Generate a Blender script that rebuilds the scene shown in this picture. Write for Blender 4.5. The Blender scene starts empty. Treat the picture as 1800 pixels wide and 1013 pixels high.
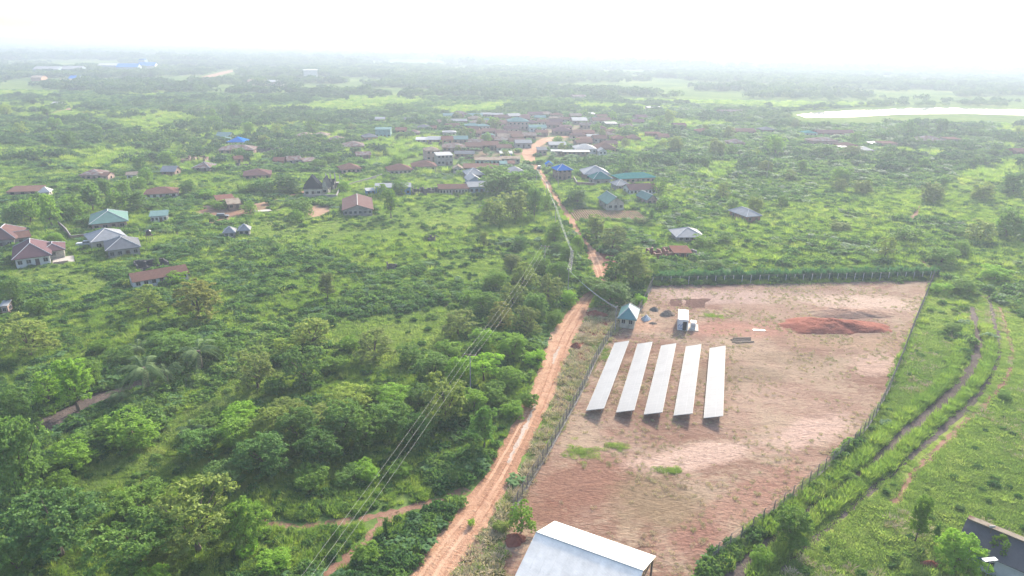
import bpy, math, random
import numpy as np
from mathutils import Vector

R = math.radians
random.seed(7)
rng = np.random.default_rng(11)
sc = bpy.context.scene
C = sc.collection

# ---------------------------------------------------------------- camera
F, CX, CY, CAMH, PITCH, ROLL = 1200.0, 900.0, 506.5, 60.0, R(19.8), R(0.8)
cd = bpy.data.cameras.new('camera')
cd.sensor_width = 36.0
cd.lens = 36.0 * F / 1800.0
cd.clip_start = 0.5
cd.clip_end = 60000.0
cam = bpy.data.objects.new('camera', cd)
C.objects.link(cam)
cam.location = (0, 0, CAMH)
from mathutils import Matrix
cam.rotation_euler = (Matrix.Rotation(R(90) - PITCH, 3, 'X') @ Matrix.Rotation(-ROLL * -1.0, 3, 'Z')).to_euler()
sc.camera = cam

# ---------------------------------------------------------------- sky and sun
SUN_EL, SUN_AZ = 28.0, 24.0          # azimuth clockwise from +Y, the way the camera looks
HAZE = 0.00052
w = bpy.data.worlds.new("World")
sc.world = w
w.use_nodes = True
nt = w.node_tree
bg = nt.nodes['Background']
sky = nt.nodes.new('ShaderNodeTexSky')
sky.sky_type = 'NISHITA'
sky.sun_disc = False
sky.sun_elevation = R(SUN_EL)
sky.sun_rotation = R(SUN_AZ)
sky.altitude = 60
sky.air_density = 1.0
sky.dust_density = 2.5
sky.ozone_density = 1.0
nt.links.new(sky.outputs[0], bg.inputs[0])
bg.inputs[1].default_value = 0.14
sl = bpy.data.lights.new('sun', 'SUN')
sl.energy = 3.1
sl.angle = R(4.0)
sl.color = (1.0, 0.93, 0.80)
so = bpy.data.objects.new('sun', sl)
C.objects.link(so)
sd = Vector((math.sin(R(SUN_AZ)) * math.cos(R(SUN_EL)), math.cos(R(SUN_AZ)) * math.cos(R(SUN_EL)), math.sin(R(SUN_EL))))
so.rotation_euler = sd.to_track_quat('Z', 'Y').to_euler()
so.location = (0, 0, 200)

sc.view_settings.view_transform = 'Standard'
sc.view_settings.look = 'None'
sc.view_settings.exposure = 1.82
sc.view_settings.gamma = 1.0
cy = sc.cycles
cy.use_denoising = True
cy.max_bounces = 6
cy.diffuse_bounces = 3
cy.glossy_bounces = 3
cy.transmission_bounces = 3
cy.transparent_max_bounces = 12
cy.volume_bounces = 0
cy.caustics_reflective = False
cy.caustics_refractive = False
cy.sample_clamp_indirect = 6

# ---------------------------------------------------------------- a pixel of the photograph to a point on the ground
_CR, _SR = math.cos(ROLL), math.sin(ROLL)
def ray(px, py):
    x = (px - CX) / F; y = -(py - CY) / F
    x, y = x * _CR - y * _SR, x * _SR + y * _CR
    return (x, math.cos(PITCH) + y * math.sin(PITCH), -math.sin(PITCH) + y * math.cos(PITCH))
def at(px, py, z=0.0):
    d = ray(px, py)
    t = (z - CAMH) / d[2]
    return Vector((d[0] * t, d[1] * t, z))
def proj(X, Y, Z=0.0):
    """arrays: world to photograph pixels"""
    dz = Z - CAMH
    depth = Y * math.cos(PITCH) - dz * math.sin(PITCH)
    up = Y * math.sin(PITCH) + dz * math.cos(PITCH)
    x = X / depth; y = up / depth
    x, y = x * _CR + y * _SR, -x * _SR + y * _CR
    return CX + F * x, CY - F * y, depth
def depth_at(px, py):
    p = at(px, py)
    return p.y * math.cos(PITCH) + CAMH * math.sin(PITCH)

# ---------------------------------------------------------------- object helpers
def tag(o, label=None, cat=None, group=None, kind=None):
    if label: o['label'] = label
    if cat: o['category'] = cat
    if group: o['group'] = group
    if kind: o['kind'] = kind
    return o
def empty(name, loc=(0, 0, 0), rz=0.0, label=None, cat=None, group=None):
    o = bpy.data.objects.new(name, None)
    o.empty_display_size = 0.5
    C.objects.link(o)
    o.location = loc
    o.rotation_euler = (0, 0, rz)
    tag(o, label, cat, group)
    return o
def link(name, me, parent=None):
    o = bpy.data.objects.new(name, me)
    C.objects.link(o)
    if parent is not None: o.parent = parent
    return o

class MB:
    """collects boxes, tubes and polygons into ONE mesh"""
    def __init__(s): s.v = []; s.f = []; s.mi = []; s.cur = 0
    def poly(s, pts):
        n = len(s.v); s.v += [tuple(p) for p in pts]; s.f.append(tuple(range(n, n + len(pts)))); s.mi.append(s.cur)
        return s
    def box(s, c, size, rz=0.0, top_scale=1.0):
        x, y, z = c; a, b, h = size[0] / 2, size[1] / 2, size[2] / 2
        n = len(s.v); cr, sr = math.cos(rz), math.sin(rz)
        for k in (-1, 1):
            t = top_scale if k == 1 else 1.0
            for i, j in ((-1, -1), (1, -1), (1, 1), (-1, 1)):
                px, py = i * a * t, j * b * t
                s.v.append((x + px * cr - py * sr, y + px * sr + py * cr, z + k * h))
        for q in ((0, 3, 2, 1), (4, 5, 6, 7), (0, 1, 5, 4), (1, 2, 6, 5), (2, 3, 7, 6), (3, 0, 4, 7)):
            s.f.append(tuple(n + i for i in q)); s.mi.append(s.cur)
        return s
    def tube(s, pts, radii, sides=6, cap=True):
        pts = [Vector(p) for p in pts]
        if not hasattr(radii, '__len__'): radii = [radii] * len(pts)
        n0 = len(s.v)
        for i, p in enumerate(pts):
            d = (pts[min(i + 1, len(pts) - 1)] - pts[max(i - 1, 0)])
            d = d.normalized() if d.length > 1e-9 else Vector((0, 0, 1))
            u = d.cross(Vector((0, 0, 1)))
            if u.length < 0.05: u = d.cross(Vector((1, 0, 0)))
            u.normalize(); v = d.cross(u)
            for k in range(sides):
                a = 2 * math.pi * k / sides
                s.v.append(tuple(p + (u * math.cos(a) + v * math.sin(a)) * radii[i]))
        for i in range(len(pts) - 1):
            for k in range(sides):
                a = n0 + i * sides + k; b = n0 + i * sides + (k + 1) % sides
                s.f.append((a, b, b + sides, a + sides)); s.mi.append(s.cur)
        if cap:
            s.f.append(tuple(n0 + k for k in range(sides))); s.mi.append(s.cur)
            s.f.append(tuple(n0 + (len(pts) - 1) * sides + k for k in reversed(range(sides)))); s.mi.append(s.cur)
        return s
    def mesh(s, name, mats):
        me = bpy.data.meshes.new(name)
        me.from_pydata(s.v, [], s.f)
        if not isinstance(mats, (list, tuple)): mats = [mats]
        for m in mats: me.materials.append(m)
        if len(mats) > 1: me.polygons.foreach_set('material_index', s.mi)
        me.update()
        return me
    def build(s, name, mats, parent=None): return link(name, s.mesh(name, mats), parent)

def quads_mesh(name, V, mat):
    """V: (n,4,3) array of quads"""
    n = len(V)
    me = bpy.data.meshes.new(name)
    me.vertices.add(n * 4); me.vertices.foreach_set('co', np.ascontiguousarray(V, dtype=np.float32).ravel())
    me.loops.add(n * 4); me.loops.foreach_set('vertex_index', np.arange(n * 4, dtype=np.int32))
    me.polygons.add(n); me.polygons.foreach_set('loop_start', np.arange(0, n * 4, 4, dtype=np.int32))
    me.polygons.foreach_set('loop_total', np.full(n, 4, dtype=np.int32))
    if mat: me.materials.append(mat)
    me.update(calc_edges=True); me.validate()
    return me

# ---------------------------------------------------------------- materials
def newmat(name):
    m = bpy.data.materials.new(name); m.use_nodes = True
    return m, m.node_tree, m.node_tree.nodes['Principled BSDF']
class N:
    """tiny node-building helper"""
    def __init__(s, nt): s.nt = nt
    def new(s, t, **k):
        n = s.nt.nodes.new(t)
        for a, b in k.items(): setattr(n, a, b)
        return n
    def link(s, a, b): s.nt.links.new(a, b)
    def noise(s, scale, detail=4, rough=0.6, vec=None, dist=0.0):
        n = s.new('ShaderNodeTexNoise'); n.inputs['Scale'].default_value = scale
        n.inputs['Detail'].default_value = detail; n.inputs['Roughness'].default_value = rough
        n.inputs['Distortion'].default_value = dist
        if vec is not None: s.link(vec, n.inputs['Vector'])
        return n.outputs['Fac']
    def ramp(s, fac, stops, interp='LINEAR'):
        n = s.new('ShaderNodeValToRGB'); cr = n.color_ramp; cr.interpolation = interp
        while len(cr.elements) < len(stops): cr.elements.new(0.5)
        for e, (p, c) in zip(cr.elements, stops):
            e.position = p; e.color = (c[0], c[1], c[2], 1) if hasattr(c, '__len__') else (c, c, c, 1)
        s.link(fac, n.inputs[0]); return n.outputs['Color']
    def mix(s, fac, a, b, mode='MIX'):
        n = s.new('ShaderNodeMix', data_type='RGBA', blend_type=mode)
        for v, i in ((fac, 0), (a, 6), (b, 7)):
            if hasattr(v, 'is_linked'): s.link(v, n.inputs[i])
            else: n.inputs[i].default_value = v if i == 0 else (v[0], v[1], v[2], 1)
        return n.outputs[2]
    def math(s, op, a, b=0.0, clamp=False):
        n = s.new('ShaderNodeMath', operation=op); n.use_clamp = clamp
        for v, i in ((a, 0), (b, 1)):
            if hasattr(v, 'is_linked'): s.link(v, n.inputs[i])
            else: n.inputs[i].default_value = v
        return n.outputs[0]
    def bump(s, h, strength, dist, bsdf):
        n = s.new('ShaderNodeBump'); n.inputs['Strength'].default_value = strength; n.inputs['Distance'].default_value = dist
        s.link(h, n.inputs['Height']); s.link(n.outputs[0], bsdf.inputs['Normal'])
    def wpos(s): return s.new('ShaderNodeNewGeometry').outputs['Position']
    def scaled(s, vec, sx, sy, sz, rz=0.0):
        n = s.new('ShaderNodeMapping'); n.inputs['Scale'].default_value = (sx, sy, sz); n.inputs['Rotation'].default_value = (0, 0, rz)
        s.link(vec, n.inputs['Vector']); return n.outputs[0]

def leaf_mat(name, stops, trans=0.45, objcol=False, patch=0.02):
    if not objcol: stops = [(a, (c[0] * 1.15, c[1] * 1.2, c[2] * 1.3 + 0.003)) for a, c in stops]
    m, nt, b = newmat(name)
    h = N(nt)
    oi = h.new('ShaderNodeObjectInfo')
    big = h.noise(patch, 3, 0.6, h.wpos())
    small = h.noise(0.35, 2, 0.5, h.wpos())
    f = h.math('ADD', h.math('MULTIPLY', big, 0.9), h.math('MULTIPLY', oi.outputs['Random'], 0.45))
    f = h.math('ADD', f, h.math('MULTIPLY', small, 0.35))
    f = h.math('SUBTRACT', f, 0.35)
    col = h.ramp(f, stops)
    if objcol:
        col = h.mix(1.0, col, oi.outputs['Color'], 'MULTIPLY')
    b.inputs['Roughness'].default_value = 0.7
    b.inputs['Specular IOR Level'].default_value = 0.12
    h.link(col, b.inputs['Base Color'])
    tr = h.new('ShaderNodeBsdfTranslucent')
    h.link(h.mix(1.0, col, (1.17, 1.28, 0.75), 'MULTIPLY'), tr.inputs['Color'])
    ms = h.new('ShaderNodeMixShader'); ms.inputs[0].default_value = trans
    h.link(b.outputs[0], ms.inputs[1]); h.link(tr.outputs[0], ms.inputs[2])
    h.link(ms.outputs[0], nt.nodes['Material Output'].inputs[0])
    return m

def plain(name, col, rough=0.8, var=0.25, scale=1.5, metal=0.0, dirt=None):
    col = tuple(x * GAIN for x in col); dirt = tuple(x * GAIN for x in dirt) if dirt else None
    m, nt, b = newmat(name); h = N(nt)
    tc = h.new('ShaderNodeTexCoord').outputs['Object']
    n1 = h.noise(scale, 5, 0.65, tc)
    lo = [c * (1 - var) for c in col]; hi = [min(1, c * (1 + var)) for c in col]
    cc = h.ramp(n1, [(0.3, lo), (0.7, hi)])
    if dirt:
        n2 = h.noise(0.6, 5, 0.7, tc)
        cc = h.mix(h.ramp(n2, [(0.5, 0), (0.62, 1)]), cc, dirt)
    h.link(cc, b.inputs['Base Color']); b.inputs['Roughness'].default_value = rough; b.inputs['Metallic'].default_value = metal
    return m

def roof_mat(name, col, rust=0.0, rustcol=(0.20, 0.115, 0.092), rough=0.6, metal=0.0, k_=1.0):
    col = tuple(x * RGAIN * k_ for x in col); rustcol = tuple(x * RGAIN * 1.1 for x in rustcol)
    m, nt, b = newmat(name); h = N(nt)
    tc = h.new('ShaderNodeTexCoord').outputs['Object']
    oi = h.new('ShaderNodeObjectInfo')
    off = h.new('ShaderNodeVectorMath', operation='ADD'); h.link(tc, off.inputs[0])
    comb = h.new('ShaderNodeCombineXYZ'); h.link(h.math('MULTIPLY', oi.outputs['Random'], 50), comb.inputs[0]); h.link(comb.outputs[0], off.inputs[1])
    n1 = h.noise(0.8, 5, 0.7, off.outputs[0])
    cc = h.ramp(n1, [(0.3, [c * 0.82 for c in col]), (0.7, [min(1, c * 1.12) for c in col])])
    if rust > 0:
        n2 = h.noise(0.55, 6, 0.7, off.outputs[0])
        t = 1 - rust
        rc = h.ramp(h.noise(2.5, 4, 0.6, off.outputs[0]), [(0.3, [c * 0.7 for c in rustcol]), (0.7, [c * 1.4 for c in rustcol])])
        cc = h.mix(h.ramp(n2, [(0.28 + 0.4 * t - 0.07, 0), (0.28 + 0.4 * t + 0.07, 1)]), cc, rc)
    wv = h.new('ShaderNodeTexWave'); wv.bands_direction = 'X'; wv.inputs['Scale'].default_value = 2.2
    h.link(tc, wv.inputs['Vector'])
    cc = h.mix(h.math('MULTIPLY', wv.outputs['Fac'], 0.12), cc, (0.02, 0.02, 0.02))
    b.inputs['Specular IOR Level'].default_value = 0.0 if (rust > 0 or min(col) < 0.19) else 0.05
    h.link(cc, b.inputs['Base Color']); b.inputs['Roughness'].default_value = rough; b.inputs['Metallic'].default_value = metal
    return m

GROUND_GREEN = [(0.25, (0.030, 0.060, 0.016)), (0.45, (0.060, 0.105, 0.022)), (0.6, (0.100, 0.140, 0.028)), (0.8, (0.150, 0.160, 0.045))]
def ground_mat():
    m, nt, b = newmat('grassy_ground'); h = N(nt); P = h.wpos()
    a = h.noise(0.012, 6, 0.62, P); c = h.noise(0.12, 6, 0.65, P); d = h.noise(1.1, 4, 0.6, P)
    f = h.math('ADD', h.math('MULTIPLY', a, 0.45), h.math('ADD', h.math('MULTIPLY', c, 0.35), h.math('MULTIPLY', d, 0.2)))
    col = h.ramp(f, [(0.36, (0.050, 0.085, 0.028)), (0.46, (0.085, 0.130, 0.036)), (0.54, (0.13, 0.175, 0.045)), (0.62, (0.19, 0.20, 0.07))])
    e = h.noise(0.05, 5, 0.7, P)
    col = h.mix(h.ramp(e, [(0.66, 0), (0.72, 1)]), col, (0.20, 0.13, 0.08))
    h.link(col, b.inputs['Base Color']); b.inputs['Roughness'].default_value = 0.95
    b.inputs['Specular IOR Level'].default_value = 0.0
    h.bump(d, 0.6, 0.25, b)
    return m

def soil_mat(name, a, b2, c, straw=None, amt=0.5, grass=None, streak=0.0, rz=0.0, bump=0.5, big=0.03, patches=()):
    m, nt, b = newmat(name); h = N(nt); P = h.wpos()
    Ps = h.scaled(P, 0.6, 1.3, 1, rz) if streak else P
    n1 = h.noise(big, 5, 0.65, P, 0.6); n2 = h.noise(0.35, 6, 0.7, Ps, 0.8); n3 = h.noise(2.2, 4, 0.7, Ps)
    f = h.math('ADD', h.math('MULTIPLY', n1, 0.5), h.math('ADD', h.math('MULTIPLY', n2, 0.35), h.math('MULTIPLY', n3, 0.25)))
    col = h.ramp(f, [(0.42, a), (0.54, b2), (0.66, c)])
    if straw:
        f2 = h.math('ADD', h.math('MULTIPLY', h.noise(0.06, 4, 0.6, P, 1.0), 0.6), h.math('MULTIPLY', h.noise(0.9, 5, 0.75, Ps, 1.5), 0.45))
        col = h.mix(h.ramp(f2, [(0.62 - 0.22 * amt, 0), (0.70 - 0.2 * amt, 0.85)]), col, straw)
    if patches:
        wob = h.noise(0.11, 6, 0.7, P, 0.5); wob2 = h.noise(0.8, 5, 0.8, P, 1.0)
        for (cx, cy_, rx, ry, rot, pc, st) in patches:
            mp = h.new('ShaderNodeMapping'); mp.vector_type = 'TEXTURE'
            mp.inputs['Location'].default_value = (cx, cy_, 0); mp.inputs['Rotation'].default_value = (0, 0, rot); mp.inputs['Scale'].default_value = (rx, ry, 1000)
            h.link(P, mp.inputs['Vector'])
            ln = h.new('ShaderNodeVectorMath', operation='LENGTH'); h.link(mp.outputs[0], ln.inputs[0])
            d = h.math('ADD', ln.outputs['Value'], h.math('ADD', h.math('MULTIPLY', wob, 1.6), h.math('MULTIPLY', wob2, 0.9)))
            mk = h.ramp(h.math('SUBTRACT', d, 1.25), [(0.55, st), (1.0, 0)])
            tex = h.ramp(n3, [(0.35, [x * 0.72 for x in pc]), (0.65, [x * 1.25 for x in pc])])
            col = h.mix(mk, col, tex)
    f3 = h.noise(1.1, 7, 0.82, P, 1.2)
    col = h.mix(h.ramp(f3, [(0.54, 0), (0.66, 0.75)]), col, (a[0] * 0.55, a[1] * 0.58, a[2] * 0.55))
    if grass:
        f4 = h.math('ADD', h.math('MULTIPLY', h.noise(0.09, 4, 0.6, P), 0.5), h.math('MULTIPLY', h.noise(1.3, 5, 0.7, P), 0.5))
        col = h.mix(h.ramp(f4, [(grass[0], 0), (grass[0] + 0.06, 1)]), col, grass[1])
    h.link(col, b.inputs['Base Color']); b.inputs['Roughness'].default_value = 0.93
    b.inputs['Specular IOR Level'].default_value = 0.03
    h.bump(h.math('ADD', n2, h.math('MULTIPLY', n3, 0.5)), bump, 0.35, b)
    return m

M = {}
GAIN = 0.62
RGAIN = 0.60
M['ground'] = ground_mat()
LOTP = []
for _px, _py, _rx, _ry, _rt, _pc, _st in ((1040, 850, 11, 7, 0.3, (0.17, 0.088, 0.062), 0.9), (960, 905, 6, 4, 0.2, (0.15, 0.072, 0.050), 0.8), (1150, 880, 8, 8, 0.2, (0.17, 0.125, 0.075), 0.75), (1330, 870, 15, 3.6, 0.65, (0.215, 0.108, 0.080), 0.6), (1230, 945, 7, 3, 0.3, (0.20, 0.10, 0.075), 0.6),
                                          (1300, 660, 13, 5, 0.1, (0.17, 0.125, 0.085), 0.7), (1380, 630, 12, 4, 0.0, (0.19, 0.135, 0.092), 0.7), (1230, 800, 14, 3.5, 0.3, (0.37, 0.26, 0.205), 0.8), (1420, 760, 12, 4, 0.5, (0.36, 0.25, 0.20), 0.8), (1500, 530, 24, 7, -0.2, (0.37, 0.27, 0.21), 0.85), (1250, 520, 22, 7, 0.0, (0.30, 0.21, 0.175), 0.8),
                                          (1300, 580, 16, 6, 0, (0.27, 0.135, 0.10), 0.7), (1480, 600, 18, 5, 0, (0.24, 0.16, 0.105), 0.7), (1540, 640, 9, 5, 0.6, (0.34, 0.235, 0.18), 0.8), (1420, 515, 14, 4, 0, (0.20, 0.13, 0.10), 0.6), (1120, 570, 6, 5, 0, (0.34, 0.205, 0.14), 0.7), (1210, 625, 20, 2.5, 0.2, (0.30, 0.21, 0.15), 0.6)):
    _q = at(_px, _py); LOTP.append((_q.x, _q.y, _rx, _ry, _rt, _pc, _st))
M['lot'] = soil_mat('cleared_soil', (0.125, 0.064, 0.045), (0.190, 0.114, 0.083), (0.27, 0.183, 0.138), straw=(0.27, 0.20, 0.14), amt=0.55, streak=0.6, rz=0.15, bump=1.0, patches=LOTP)
M['verge'] = soil_mat('verge_soil', (0.12, 0.075, 0.050), (0.17, 0.11, 0.075), (0.23, 0.165, 0.115), grass=(0.48, (0.085, 0.115, 0.035)))
plain_mud = soil_mat('wet_pale_mud', (0.26, 0.20, 0.16), (0.33, 0.26, 0.21), (0.40, 0.33, 0.28))
M['road'] = soil_mat('laterite_road', (0.215, 0.112, 0.069), (0.31, 0.173, 0.108), (0.40, 0.25, 0.163), bump=0.8, big=0.06)
M['rutpale'] = soil_mat('compacted_laterite', (0.26, 0.14, 0.088), (0.36, 0.21, 0.135), (0.45, 0.285, 0.19), bump=0.4)
M['rutdark'] = soil_mat('loose_laterite', (0.20, 0.095, 0.058), (0.28, 0.145, 0.09), (0.36, 0.21, 0.135), bump=0.8)
M['dust_and_sheen'] = soil_mat('pale_dust', (0.20, 0.115, 0.072), (0.28, 0.175, 0.115), (0.36, 0.245, 0.17), grass=(0.56, (0.10, 0.13, 0.045)))
M['red'] = soil_mat('red_earth', (0.14, 0.048, 0.034), (0.21, 0.075, 0.052), (0.27, 0.11, 0.078), bump=1.0)
M['pit'] = soil_mat('freshly_dug_earth', (0.070, 0.036, 0.029), (0.10, 0.052, 0.042), (0.14, 0.075, 0.06), bump=0.8)
M['ditch'] = soil_mat('ditch_soil', (0.060, 0.046, 0.042), (0.095, 0.073, 0.066), (0.15, 0.115, 0.10), grass=(0.58, (0.06, 0.09, 0.03)), bump=1.0)
M['path'] = soil_mat('path_soil', (0.13, 0.072, 0.046), (0.20, 0.11, 0.075), (0.27, 0.165, 0.115), grass=(0.52, (0.10, 0.13, 0.04)))
M['grey_soil'] = soil_mat('sandy_grey_soil', (0.13, 0.10, 0.08), (0.18, 0.15, 0.12), (0.26, 0.22, 0.18))
M['meadow'] = soil_mat('meadow_grass', (0.115, 0.155, 0.035), (0.175, 0.21, 0.045), (0.24, 0.255, 0.075), bump=0.5, straw=(0.24, 0.23, 0.09), amt=0.2)
M['lime'] = soil_mat('lime_grass', (0.17, 0.24, 0.05), (0.22, 0.29, 0.06), (0.28, 0.33, 0.10), bump=0.5)

m, nt_, b = newmat('lake_water'); h = N(nt_)
b.inputs['Base Color'].default_value = (0.20, 0.22, 0.22, 1); b.inputs['Roughness'].default_value = 0.08; b.inputs['IOR'].default_value = 1.33
h.bump(h.noise(0.6, 3, 0.5, h.wpos()), 0.05, 0.1, b)
M['water'] = m

# ---------------------------------------------------------------- ground sheets
def rag(pts, amp, step, seed):
    """world outline -> finer outline with an uneven edge"""
    r = np.random.default_rng(seed); out = []
    n = len(pts)
    for i in range(n):
        a, b = Vector(pts[i]), Vector(pts[(i + 1) % n])
        k = max(1, int((b - a).length / step))
        for j in range(k):
            p = a.lerp(b, j / k); out.append(p)
    N_ = len(out); ph = r.uniform(0, 6.28, 5)
    res = []
    for i, p in enumerate(out):
        q = (out[(i + 1) % N_] - out[i - 1]); q = Vector((-q.y, q.x, 0)); q = q.normalized() if q.length > 0 else q
        o = sum(math.sin(i * f + ph[k]) for k, f in enumerate((0.21, 0.47, 0.93, 1.7, 2.9))) / 3.0 + r.normal() * 0.35
        res.append(p + q * amp * o)
    return res
def sheet(name, pix, z, mat, amp=0.6, step=2.0, seed=1):
    pts = rag([at(x, y) for x, y in pix], amp, step, seed)
    from mathutils.geometry import tessellate_polygon
    pts = [Vector((p.x, p.y, z)) for p in pts]
    tris = tessellate_polygon([pts])
    me = bpy.data.meshes.new(name); me.from_pydata([tuple(p) for p in pts], [], [tuple(t) for t in tris])
    # all faces up
    me.update()
    if sum(p.normal.z for p in me.polygons) < 0: me.flip_normals()
    me.materials.append(mat)
    o = link(name, me); tag(o, kind='structure'); return o
def smooth(pts, n=6):
    """Catmull-Rom"""
    P = [pts[0]] + list(pts) + [pts[-1]]; out = []
    for i in range(1, len(P) - 2):
        for j in range(n):
            t = j / n
            out.append([0.5 * ((2 * P[i][k]) + (-P[i - 1][k] + P[i + 1][k]) * t + (2 * P[i - 1][k] - 5 * P[i][k] + 4 * P[i + 1][k] - P[i + 2][k]) * t * t + (-P[i - 1][k] + 3 * P[i][k] - 3 * P[i + 1][k] + P[i + 2][k]) * t ** 3) for k in range(len(P[i]))])
    out.append(list(pts[-1])); return out
RIBBONS = []   # (centre polyline, half widths) to keep plants off
def ribbon(name, pix, z, mat, amp=0.3, seed=1, n=8, keep=1.0, kmin=0.35):
    """pix: (px, py, width in px measured across)"""
    W = []
    for x, y, wd in pix:
        c = at(x, y); W.append((c.x, c.y, wd * depth_at(x, y) / F / 2))
    W = smooth(W, n)
    # resample about every 1.5-8 m
    r = np.random.default_rng(seed)
    L, Rr = [], []
    cen = []
    for i, (x, y, hw) in enumerate(W):
        a = W[max(i - 1, 0)]; b = W[min(i + 1, len(W) - 1)]
        t = Vector((b[0] - a[0], b[1] - a[1], 0)); t = t.normalized() if t.length > 0 else Vector((0, 1, 0))
        nrm = Vector((t.y, -t.x, 0))
        # widths are given across the picture: turn into true width
        k = max(kmin, abs(nrm.x))
        h_ = hw * k
        L.append(Vector((x, y, z)) - nrm * (h_ + r.normal() * amp)); Rr.append(Vector((x, y, z)) + nrm * (h_ + r.normal() * amp))
        cen.append((x, y, h_))
    v = []; f = []
    for i in range(len(L)):
        m_ = (L[i] + Rr[i]) / 2
        v += [tuple(L[i]), tuple(m_), tuple(Rr[i])]
        if i:
            j = 3 * i
            f += [(j - 3, j - 2, j + 1, j), (j - 2, j - 1, j + 2, j + 1)]
    me = bpy.data.meshes.new(name); me.from_pydata(v, [], f); me.update()
    if sum(p.normal.z for p in me.polygons) < 0: me.flip_normals()
    me.materials.append(mat)
    o = link(name, me); tag(o, kind='structure')
    if keep: RIBBONS.append((cen, keep))
    return o

g = MB()
# one sheet to the horizon, finer near the camera only so that bump stays even
g.poly([(-30000, -400, 0), (30000, -400, 0), (30000, 34000, 0), (-30000, 34000, 0)])
tag(g.build('ground', M['ground']), kind='structure')

def far_hills():
    v = []; f = []
    nx, ny = 90, 10
    r = np.random.default_rng(5); ph = r.uniform(0, 6.28, 8)
    for j in range(ny):
        for i in range(nx):
            x = -7500 + 13500 * i / (nx - 1); y = 7000 + 2200 * j / (ny - 1)
            e = math.sin(math.pi * j / (ny - 1))
            hh = 38 + 18 * math.sin(x / 900 + ph[0]) + 12 * math.sin(x / 410 + ph[1]) + 7 * math.sin(x / 170 + ph[2])
            hh *= 0.25 + 0.75 * max(0, min(1, (2500 - x) / 7000))
            v.append((x, y, -3 + e * min(66, 8 + hh * 0.95)))
    for j in range(ny - 1):
        for i in range(nx - 1):
            a = j * nx + i; f.append((a, a + 1, a + nx + 1, a + nx))
    me = bpy.data.meshes.new('hills'); me.from_pydata(v, [], f); me.materials.append(M['ground'])
    me.shade_smooth()
    tag(link('hills', me), kind='structure')
far_hills()

LOT = [(1147, 502), (1400, 498), (1640, 492), (1600, 590), (1575, 640), (1545, 715), (1500, 775), (1420, 850), (1330, 920), (1245, 985), (1200, 1040), (880, 1060), (898, 905), (960, 800), (1005, 720), (1055, 622), (1090, 575), (1125, 530)]
sheet('bare_ground', LOT, 0.012, M['lot'], 0.25, 2.5, 3)
VERGE = [(1120, 530), (1085, 582), (1050, 632), (1000, 730), (955, 812), (898, 905), (878, 1060), (775, 1060), (800, 990), (845, 930), (900, 860), (930, 800), (965, 720), (985, 650), (1010, 590), (1040, 545), (1075, 520)]
sheet('verge_ground', VERGE, 0.006, M['verge'], 0.5, 2.0, 4)
M_LIST = dict(
    meadow=[[(575, 565), (680, 548), (800, 538), (830, 560), (790, 610), (760, 660), (690, 665), (620, 640), (570, 600)],
            [(780, 440), (880, 432), (905, 470), (890, 510), (800, 505), (760, 470)],
            [(60, 930), (130, 850), (230, 775), (330, 720), (430, 650), (560, 640), (480, 700), (380, 730), (310, 780), (280, 830), (170, 880), (110, 960)],
            [(1500, 780), (1800, 560), (1950, 560), (1950, 1060), (1260, 1060), (1330, 960), (1420, 880)],
            [(1610, 600), (1650, 520), (1700, 560), (1690, 640), (1580, 760), (1540, 750)],
            [(180, 215), (320, 200), (350, 212), (300, 230), (220, 232)],
            [(480, 190), (700, 168), (760, 180), (620, 196)], [(760, 190), (900, 180), (880, 198), (790, 202)],
            [(30, 440), (140, 470), (220, 500), (150, 520), (20, 500)],
            [(440, 385), (600, 385), (760, 355), (860, 355), (840, 400), (700, 420), (520, 430), (430, 420)],
            [(0, 108), (180, 106), (260, 116), (200, 120), (0, 120)],
            [(1020, 166), (1200, 175), (1400, 172), (1800, 170), (1900, 172), (1900, 182), (1400, 190), (1100, 180)],
            [(1240, 480), (1640, 468), (1660, 482), (1640, 491), (1240, 496)]],
    lime=[[(1665, 345), (1700, 300), (1780, 292), (1800, 300), (1740, 345)],
          [(1240, 285), (1300, 288), (1290, 310), (1250, 318), (1225, 300)],
          [(670, 372), (740, 366), (850, 350), (850, 362), (720, 385)]])
k = 0
for nm, lst in M_LIST.items():
    for q in lst:
        k += 1
        sheet('meadow', q, 0.003 + 0.0005 * k / 10, M[nm] if min(y for x, y in q) > 225 else M['ground'], 1.2 if q[0][1] > 400 else 3.0, 3.0 if q[0][1] > 400 else 8.0, k)

ROAD = [(745, 1060, 78), (757, 1013, 74), (800, 950, 70), (838, 900, 66), (898, 800, 52), (948, 700, 46), (968, 650, 42), (985, 600, 46), (1008, 560, 40), (1028, 530, 27), (1050, 505, 22), (1057, 487, 22), (1050, 462, 26), (1042, 445, 22), (1028, 428, 13), (1012, 402, 12), (998, 380, 13), (985, 362, 14), (974, 345, 14), (963, 328, 14), (952, 308, 12), (938, 290, 12), (930, 275, 22), (933, 262, 26), (948, 252, 20), (968, 244, 30), (1000, 240, 30)]
ribbon('dirt_road', ROAD, 0.022, M['road'], 0.22, 2, 14)
ribbon('dirt_road', [(932, 285, 9), (900, 284, 9), (860, 283, 8), (830, 285, 6)], 0.026, M['dust_and_sheen'], 0.3, 5)
ribbon('dirt_road', [(932, 272, 12), (980, 276, 9), (1040, 274, 8), (1060, 272, 5)], 0.027, M['dust_and_sheen'], 0.3, 6)
ribbon('dirt_road', [(620, 350, 14), (700, 349, 14), (800, 348, 14), (880, 343, 14), (955, 335, 12)], 0.018, M['path'], 0.4, 7)
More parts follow.
